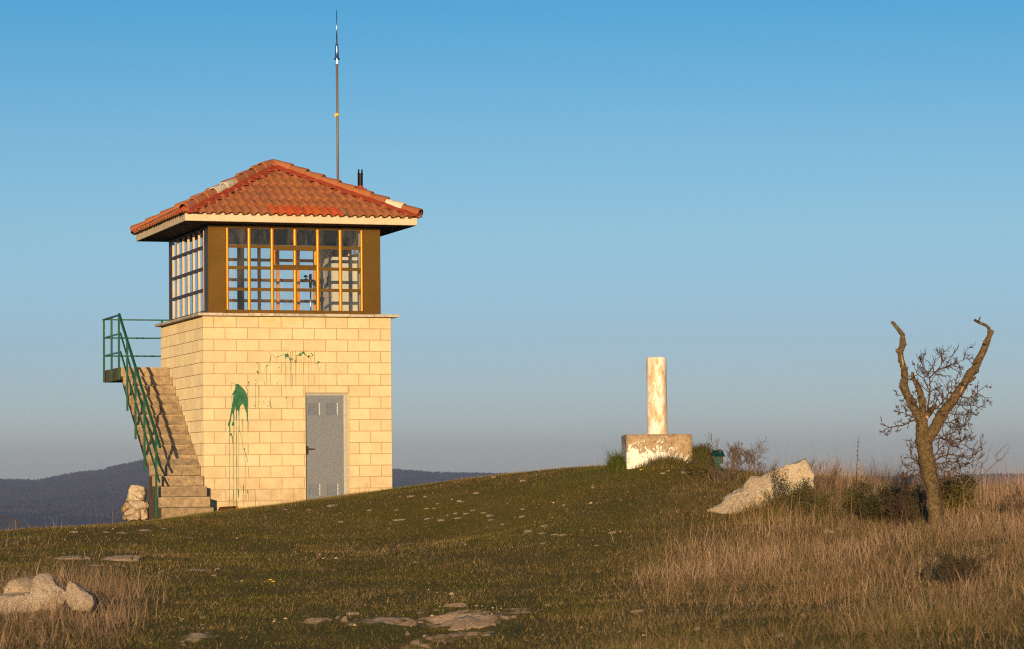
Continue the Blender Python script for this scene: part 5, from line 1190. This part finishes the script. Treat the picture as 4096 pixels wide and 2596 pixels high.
def blades(name, x, y, h, wdt, lean, tint, segs=2, zoff=-.01, curl=.5):
    n = len(x); z = gh(x, y) + zoff; a = np.random.rand(n) * 6.283; la = np.random.rand(n) * 6.283
    dx, dy = np.cos(a) * wdt / 2, np.sin(a) * wdt / 2; lx, ly = np.cos(la) * lean * h, np.sin(la) * lean * h
    rows = []
    for s in range(segs + 1):
        t = s / segs; k = t ** (1 + curl); cx_, cy_ = x + lx * k, y + ly * k; cz_ = z + h * t * np.sqrt(np.clip(1 - (lean * k * .7) ** 2, .1, 1)); ww = (1 - t ** 1.5)
        if s < segs: rows += [np.stack([cx_ - dx * ww, cy_ - dy * ww, cz_], 1), np.stack([cx_ + dx * ww, cy_ + dy * ww, cz_], 1)]
        else: rows += [np.stack([cx_, cy_, cz_], 1)]
    nv = 2 * segs + 1; co = np.stack(rows, 1).reshape(-1, 3); base = np.arange(n) * nv
    L = []; starts = []; per = 4 * (segs - 1) + 3
    lp = np.empty((n, per), np.int64); c = 0
    for s in range(segs - 1):
        lp[:, c] = base + 2 * s; lp[:, c + 1] = base + 2 * s + 1; lp[:, c + 2] = base + 2 * s + 3; lp[:, c + 3] = base + 2 * s + 2; c += 4
    lp[:, c] = base + 2 * segs - 2; lp[:, c + 1] = base + 2 * segs - 1; lp[:, c + 2] = base + 2 * segs
    st = np.concatenate([np.arange(segs - 1) * 4, [4 * (segs - 1)]]); starts = (np.arange(n)[:, None] * per + st[None]).ravel()
    return np_mesh(name, co, lp.ravel(), starts, M['blade'], np.repeat(tint, nv, 0))
def scatter(n, y0, y1, margin=1.5):
    y = np.sqrt(np.random.uniform(y0 ** 2, y1 ** 2, n)); x = np.random.uniform(-1, 1, n) * (y * 2048 / F + margin); return x, y
def pick(n, pal, wts): return np.array(pal)[np.random.choice(len(pal), n, p=np.array(wts) / sum(wts))] * np.random.uniform(.65, 1.35, (n, 1))

# short turf
x, y = scatter(1450000, 17.0, 54, 3.0); z = gh(x, y); u, v = project(x, y, z)
den = fbm(x * 1.6, y * 1.2, 71, 4); k = (np.random.rand(len(x)) < np.clip((den - .25) * 3.2, .40, 1)) & ~blocked(x, y) & (np.random.rand(len(x)) > bare_at(x, y) * 2.2); x, y, u, v = x[k], y[k], u[k], v[k]; n = len(x)
gr = .55 * fbm(x * .7, y * .7, 72, 4) + .45 * fbm(x * 2.2, y * 5.0, 73, 3) + np.random.normal(0, .07, n)
green = pick(n, [(.128, .116, .014), (.146, .126, .017), (.165, .138, .024)], [4, 4, 1]); dry = pick(n, [(.18, .125, .046), (.23, .16, .062), (.13, .092, .032), (.42, .30, .15)], [4, 2, 4, 1.2])
t = np.where((gr > .485)[:, None], dry, green); tallm = soft(u, v, TALL_R, 85) | (soft(u, v, FRONT_R, 95) & (np.random.rand(n) < .5)) | soft(u, v, TALL_L, 45) | (soft(u, v, MIX_, 40) & (np.random.rand(n) < .6))
dry2 = pick(n, [(.24, .165, .09), (.17, .115, .06), (.10, .088, .024)], [4, 3, 3]); t = np.where(tallm[:, None], dry2, t)
crest = np.exp(-((x - pil.location.x + .6) / 1.6) ** 2 - ((y - pil.location.y + .5) / .9) ** 2); gk = np.random.rand(n) < crest; t[gk] = pick(gk.sum(), [(.055, .085, .012), (.085, .11, .018)], [1, 1])
h = np.random.gamma(5, .0062, n) * (.6 + .8 * fbm(x * 2.3, y * 2.3, 74, 3)) * (1 + .9 * tallm) * (1 + .8 * crest)
tag(blades('short_grass', x, y, h, np.random.uniform(.0035, .0065, n), np.random.uniform(.2, 1.6, n), t, 1), 'short olive and brown turf over the hilltop', 'grass', kind='stuff')

# tall dry grass
X, Y, H, W2, LN, T = [], [], [], [], [], []
def tall(n, poly, jit, y0, y1, hm, hs, pal, wts, wd_=(.003, .005), lean=(.05, .5), clump=.35, seed=80, fr=(.9, .55)):
    n = int(n * 1.05); x, y = scatter(n, y0, y1, 3.2); z = gh(x, y); u, v = project(x, y, z); d = fbm(x * fr[0], y * fr[1], seed, 4)
    k = soft(u, v, poly, jit) & (np.random.rand(n) < np.clip((d - clump) * 3.5, .03, 1)) & ~blocked(x, y); x, y = x[k], y[k]; m = len(x); big_ = fbm(x * .35, y * .35, seed + 5, 3)
    X.append(x); Y.append(y); H.append(np.random.gamma(6, hm / 6, m) * (1 + hs * (big_ - .5) * 2)); W2.append(np.random.uniform(*wd_, m)); LN.append(np.random.uniform(*lean, m)); T.append(pick(m, pal, wts) * (1 + 1.5 * (d[k] - .55) + .9 * (fbm(x * 2.1, y * 1.4, seed + 9, 3) - .5))[:, None])
DRY = [(.335, .228, .155), (.25, .168, .115), (.18, .12, .083), (.44, .32, .215), (.12, .10, .042)]
tall(190000, TALL_R, 75, 22, 44, .155, .8, DRY, [4, 4, 3, 1, 1.6], (.0022, .0038), (.05, .8))
tall(150000, TALL_R, 85, 22, 44, .085, .6, DRY, [3, 4, 4, 1, 2.5], (.0025, .004), (.2, 1.2), .25, 84)
tall(70000, [(1915, 1118), (2600, 1112), (2600, 1165), (1915, 1165)], 12, 36, 44, .30, .7, DRY, [4, 3, 3, 1, .5], (.0022, .0036), (.03, .4), .35, 88)
RED = [(.34, .20, .125), (.25, .14, .085), (.17, .10, .062), (.42, .28, .17), (.10, .10, .03), (.30, .23, .10)]
tall(34000, TALL_R, 50, 22, 44, .27, .8, RED, [4, 4, 3, 1, 1.5, 2], (.002, .0034), (.05, .7), .50, 95, (1.5, 1.0))
tall(9000, [(1500, 1440), (2500, 1420), (2600, 1560), (1500, 1560)], 40, 17.5, 26, .19, .6, RED, [4, 4, 3, 1, 2, 2], (.002, .003), (.05, .8), .52, 96, (1.6, 1.2))
tall(24000, TALL_R, 20, 33, 44, .36, .5, DRY, [4, 3, 2, 2, .2], (.002, .0035), (.03, .3))
tall(150000, FRONT_R, 95, 17.5, 26, .095, .6, [(.24, .165, .10), (.17, .118, .07), (.115, .082, .045), (.34, .25, .15), (.10, .088, .026), (.075, .078, .016), (.11, .105, .024)], [3, 4, 4, .8, 3, 4, 3], (.0022, .0036), (.1, 1.0))
tall(75000, TALL_L, 30, 18, 34, .215, .6, [(.23, .16, .105), (.165, .112, .075), (.115, .078, .052), (.32, .235, .15)], [4, 4, 3, 1], (.0025, .0045), (.1, .7))
tall(9000, [(-200, 1245), (330, 1225), (420, 1330), (330, 1400), (-200, 1420)], 20, 24, 46, .16, .4, DRY, [4, 3, 2, 1, 1], (.002, .004), (.1, .8), .5)
tall(40000, MIX_, 30, 28, 43, .10, .6, [(.20, .135, .07), (.14, .095, .05), (.07, .066, .02), (.30, .21, .11), (.09, .09, .025)], [3, 3, 3, 1, 3], (.003, .0045), (.1, .8), .4, 91)
tall(26000, [(1640, 1118), (1700, 1112), (1990, 1100), (1990, 1150), (1900, 1130), (1720, 1135)], 8, 38, 43, .34, .5, DRY, [4, 3, 2, 2, 1], (.002, .0035), (.03, .35), .4, 92)
tall(1500, [(1640, 1112), (1760, 1105), (1700, 1150)], 10, 38, 43, .2, .5, DRY, [4, 3, 2, 2, 1], (.002, .0035), (.05, .4), .3, 93)
tall(4000, PILE_, 6, 42, 50, .34, .3, [(.42, .22, .11), (.34, .17, .09)], [1, 1], (.003, .004), (.03, .25), .2)
tall(50000, [(0, 1258), (400, 1226), (900, 1162), (1300, 1106), (1640, 1106), (1700, 1240), (1500, 1540), (0, 1540)], 25, 18, 48, .06, .4, DRY, [3, 3, 2, 2, 2], (.002, .004), (.5, 1.6), .45)
tall(5000, [(1360, 1112), (1460, 1060), (1470, 1120), (1380, 1125)], 4, 42, 46, .16, .3, DRY, [3, 3, 2, 2, 0], (.002, .003), (.1, .5), .2)
x, y, h, ww, ln, t = [np.concatenate(a) for a in (X, Y, H, W2, LN, T)]
tag(blades('dry_grass', x, y, h, ww, ln, np.clip(t, .01, .8), 3, -.02, .45), 'tall straw-brown dry grass on the slope', 'grass', kind='stuff')
# seed heads on the tallest stems
k = (h > .34) & (np.random.rand(len(h)) < .5)
# green tussocks at the pillar base
def tussock(obj, parts):
    for ch in list(obj.children): bpy.data.objects.remove(ch)
    for (cx, cy, rx, ry, hh, n, pal) in parts:
        x = np.random.normal(cx, rx, n); y = np.random.normal(cy, ry, n); hgt = np.random.gamma(8, hh / 8, n) * np.clip(1.25 - .5 * np.hypot((x - cx) / rx, (y - cy) / ry) / 2, .3, 1.3)
        o = blades('leaf_blades', x, y, hgt, np.random.uniform(.005, .009, n), np.random.uniform(.15, .8, n), pick(n, pal, [1] * len(pal)), 3, -.01, .7)
        o.parent = obj; o.matrix_parent_inverse = obj.matrix_world.inverted(); o.location = (0, 0, 0)
bpy.context.view_layer.update()
GP = [(.045, .072, .010), (.065, .088, .014), (.09, .09, .02)]; BP = [(.085, .072, .018), (.12, .09, .032), (.055, .06, .013), (.17, .12, .05)]
ts = next(o for o in bpy.data.objects if o.name.startswith('grass_tussock')); px_, py_ = pil.location.x, pil.location.y
ts['label'] = 'thick green grass tussock against the left side of the pillar base'
tussock(ts, [(px_ - .60, py_ - .25, .065, .12, .19, 1300, GP)])
t2 = empty('grass_tussock', (px_ + .1, py_ - .72, g1(px_ + .1, py_ - .72))); tag(t2, 'brown-green grass tussock covering the front of the pillar base', 'plant'); bpy.context.view_layer.update()
tussock(t2, [(px_ + .14, py_ - .68, .19, .08, .15, 2000, BP)])
t3 = empty('grass_tussock', (px_ + .66, py_ - .1, g1(px_ + .66, py_))); tag(t3, 'dark green grass tussock at the right side of the pillar base', 'plant'); bpy.context.view_layer.update()
tussock(t3, [(px_ + .68, py_ - .2, .10, .12, .26, 1100, GP + BP)])
q = wd(1790, 1225, 35.4); t4 = empty('grass_tussock', (q.x, q.y, g1(q.x, q.y))); tag(t4, 'straw-coloured grass tussock at the front foot of the boulder', 'plant'); bpy.context.view_layer.update()
tussock(t4, [(q.x, q.y, .22, .10, .22, 1400, BP + [(.32, .21, .10)])])

# ================================================================== LIGHT, AIR, CAMERA
w = bpy.data.worlds.new('World'); scn.world = w; w.use_nodes = True; nt = w.node_tree
SUN_EL, SUN_AZ = 6.5, 4.6                  # degrees; the sun stands behind the camera, a little to its left
sky = nt.nodes.new('ShaderNodeTexSky'); sky.sky_type = 'NISHITA'; sky.sun_disc = False
sky.sun_elevation = R(SUN_EL); sky.sun_rotation = R(180 + SUN_AZ); sky.altitude = 1000; sky.dust_density = .8; sky.ozone_density = 3.0; sky.air_density = 1.0
mul = nt.nodes.new('ShaderNodeMix'); mul.data_type = 'RGBA'; mul.blend_type = 'MULTIPLY'; mul.inputs[0].default_value = 1; 
# the clear upper air is a deeper blue than the dusty air near the horizon
tcw = nt.nodes.new('ShaderNodeTexCoord'); sp = nt.nodes.new('ShaderNodeSeparateXYZ'); nt.links.new(tcw.outputs['Generated'], sp.inputs[0])
gk = 1 / 1.847
rp = ramp(nt, sp.outputs[2], [(0, (1.400 * gk, 1.415 * gk, 2.080 * gk)), (0.02, (1.427 * gk, 1.418 * gk, 2.005 * gk)), (0.05, (1.285 * gk, 1.290 * gk, 1.714 * gk)), (0.0915, (1.352 * gk, 1.424 * gk, 1.558 * gk)), (0.128, (1.108 * gk, 1.385 * gk, 1.494 * gk)), (0.171, (0.648 * gk, 1.282 * gk, 1.463 * gk)), (0.35, (0.600 * gk, 1.197 * gk, 1.425 * gk))])
nt.links.new(rp, mul.inputs[7])
bg = nt.nodes['Background']; bg.inputs[1].default_value = .15
nt.links.new(sky.outputs[0], mul.inputs[6]); nt.links.new(mul.outputs[2], bg.inputs[0])
sd = bpy.data.lights.new('sun', 'SUN'); sd.energy = 5.0; sd.angle = R(.5); sd.color = (1.0, .68, .34)
so = link(bpy.data.objects.new('sun', sd)); so.location = (-10, -60, 20)
dv = Vector((-math.sin(R(SUN_AZ)) * math.cos(R(SUN_EL)), -math.cos(R(SUN_AZ)) * math.cos(R(SUN_EL)), math.sin(R(SUN_EL))))
so.rotation_euler = dv.to_track_quat('Z', 'Y').to_euler()

HAZE = True; DENOISE = False
if HAZE:
    b = MB(); b.box(-5200, 5200, -400, 7600, -110, 95); hz = b.build('haze', [bpy.data.materials.new('haze_air')]); tag(hz, 'thin evening haze', 'haze', kind='stuff')
    hm = hz.data.materials[0]; hm.use_nodes = True; nt = hm.node_tree; nt.nodes.remove(nt.nodes['Principled BSDF'])
    pv = nt.nodes.new('ShaderNodeVolumePrincipled'); pv.inputs['Color'].default_value = (.62, .74, 1.0, 1); pv.inputs['Density'].default_value = .000095; pv.inputs['Anisotropy'].default_value = .2
    nt.links.new(pv.outputs[0], nt.nodes['Material Output'].inputs['Volume'])

cam = bpy.data.cameras.new('camera'); co = link(bpy.data.objects.new('camera', cam)); scn.camera = co
cam.sensor_fit = 'HORIZONTAL'; cam.sensor_width = 36; cam.lens = 36 * F / 4096; cam.clip_start = .5; cam.clip_end = 30000
from mathutils import Matrix
co.matrix_world = Matrix.Translation((0, 0, CZ)) @ Matrix.Rotation(math.pi / 2 + PITCH, 4, 'X') @ Matrix.Rotation(ROLL_S * ROLL, 4, 'Z') if False else Matrix.Translation((0, 0, CZ)) @ Matrix.Rotation(math.pi / 2 + PITCH, 4, 'X') @ Matrix.Rotation(ROLL, 4, 'Z')
cam.dof.use_dof = True; cam.dof.focus_distance = 46.5; cam.dof.aperture_fstop = 5.6
scn.view_settings.view_transform = 'Standard'; scn.view_settings.look = 'None'; scn.view_settings.exposure = .3; scn.view_settings.gamma = 1
scn.render.engine = 'CYCLES'; scn.cycles.use_denoising = DENOISE; scn.cycles.filter_width = 1.15; scn.cycles.max_bounces = 8; scn.cycles.transparent_max_bounces = 16; scn.cycles.volume_bounces = 1
scn.cycles.use_adaptive_sampling = True; scn.cycles.adaptive_threshold = .012
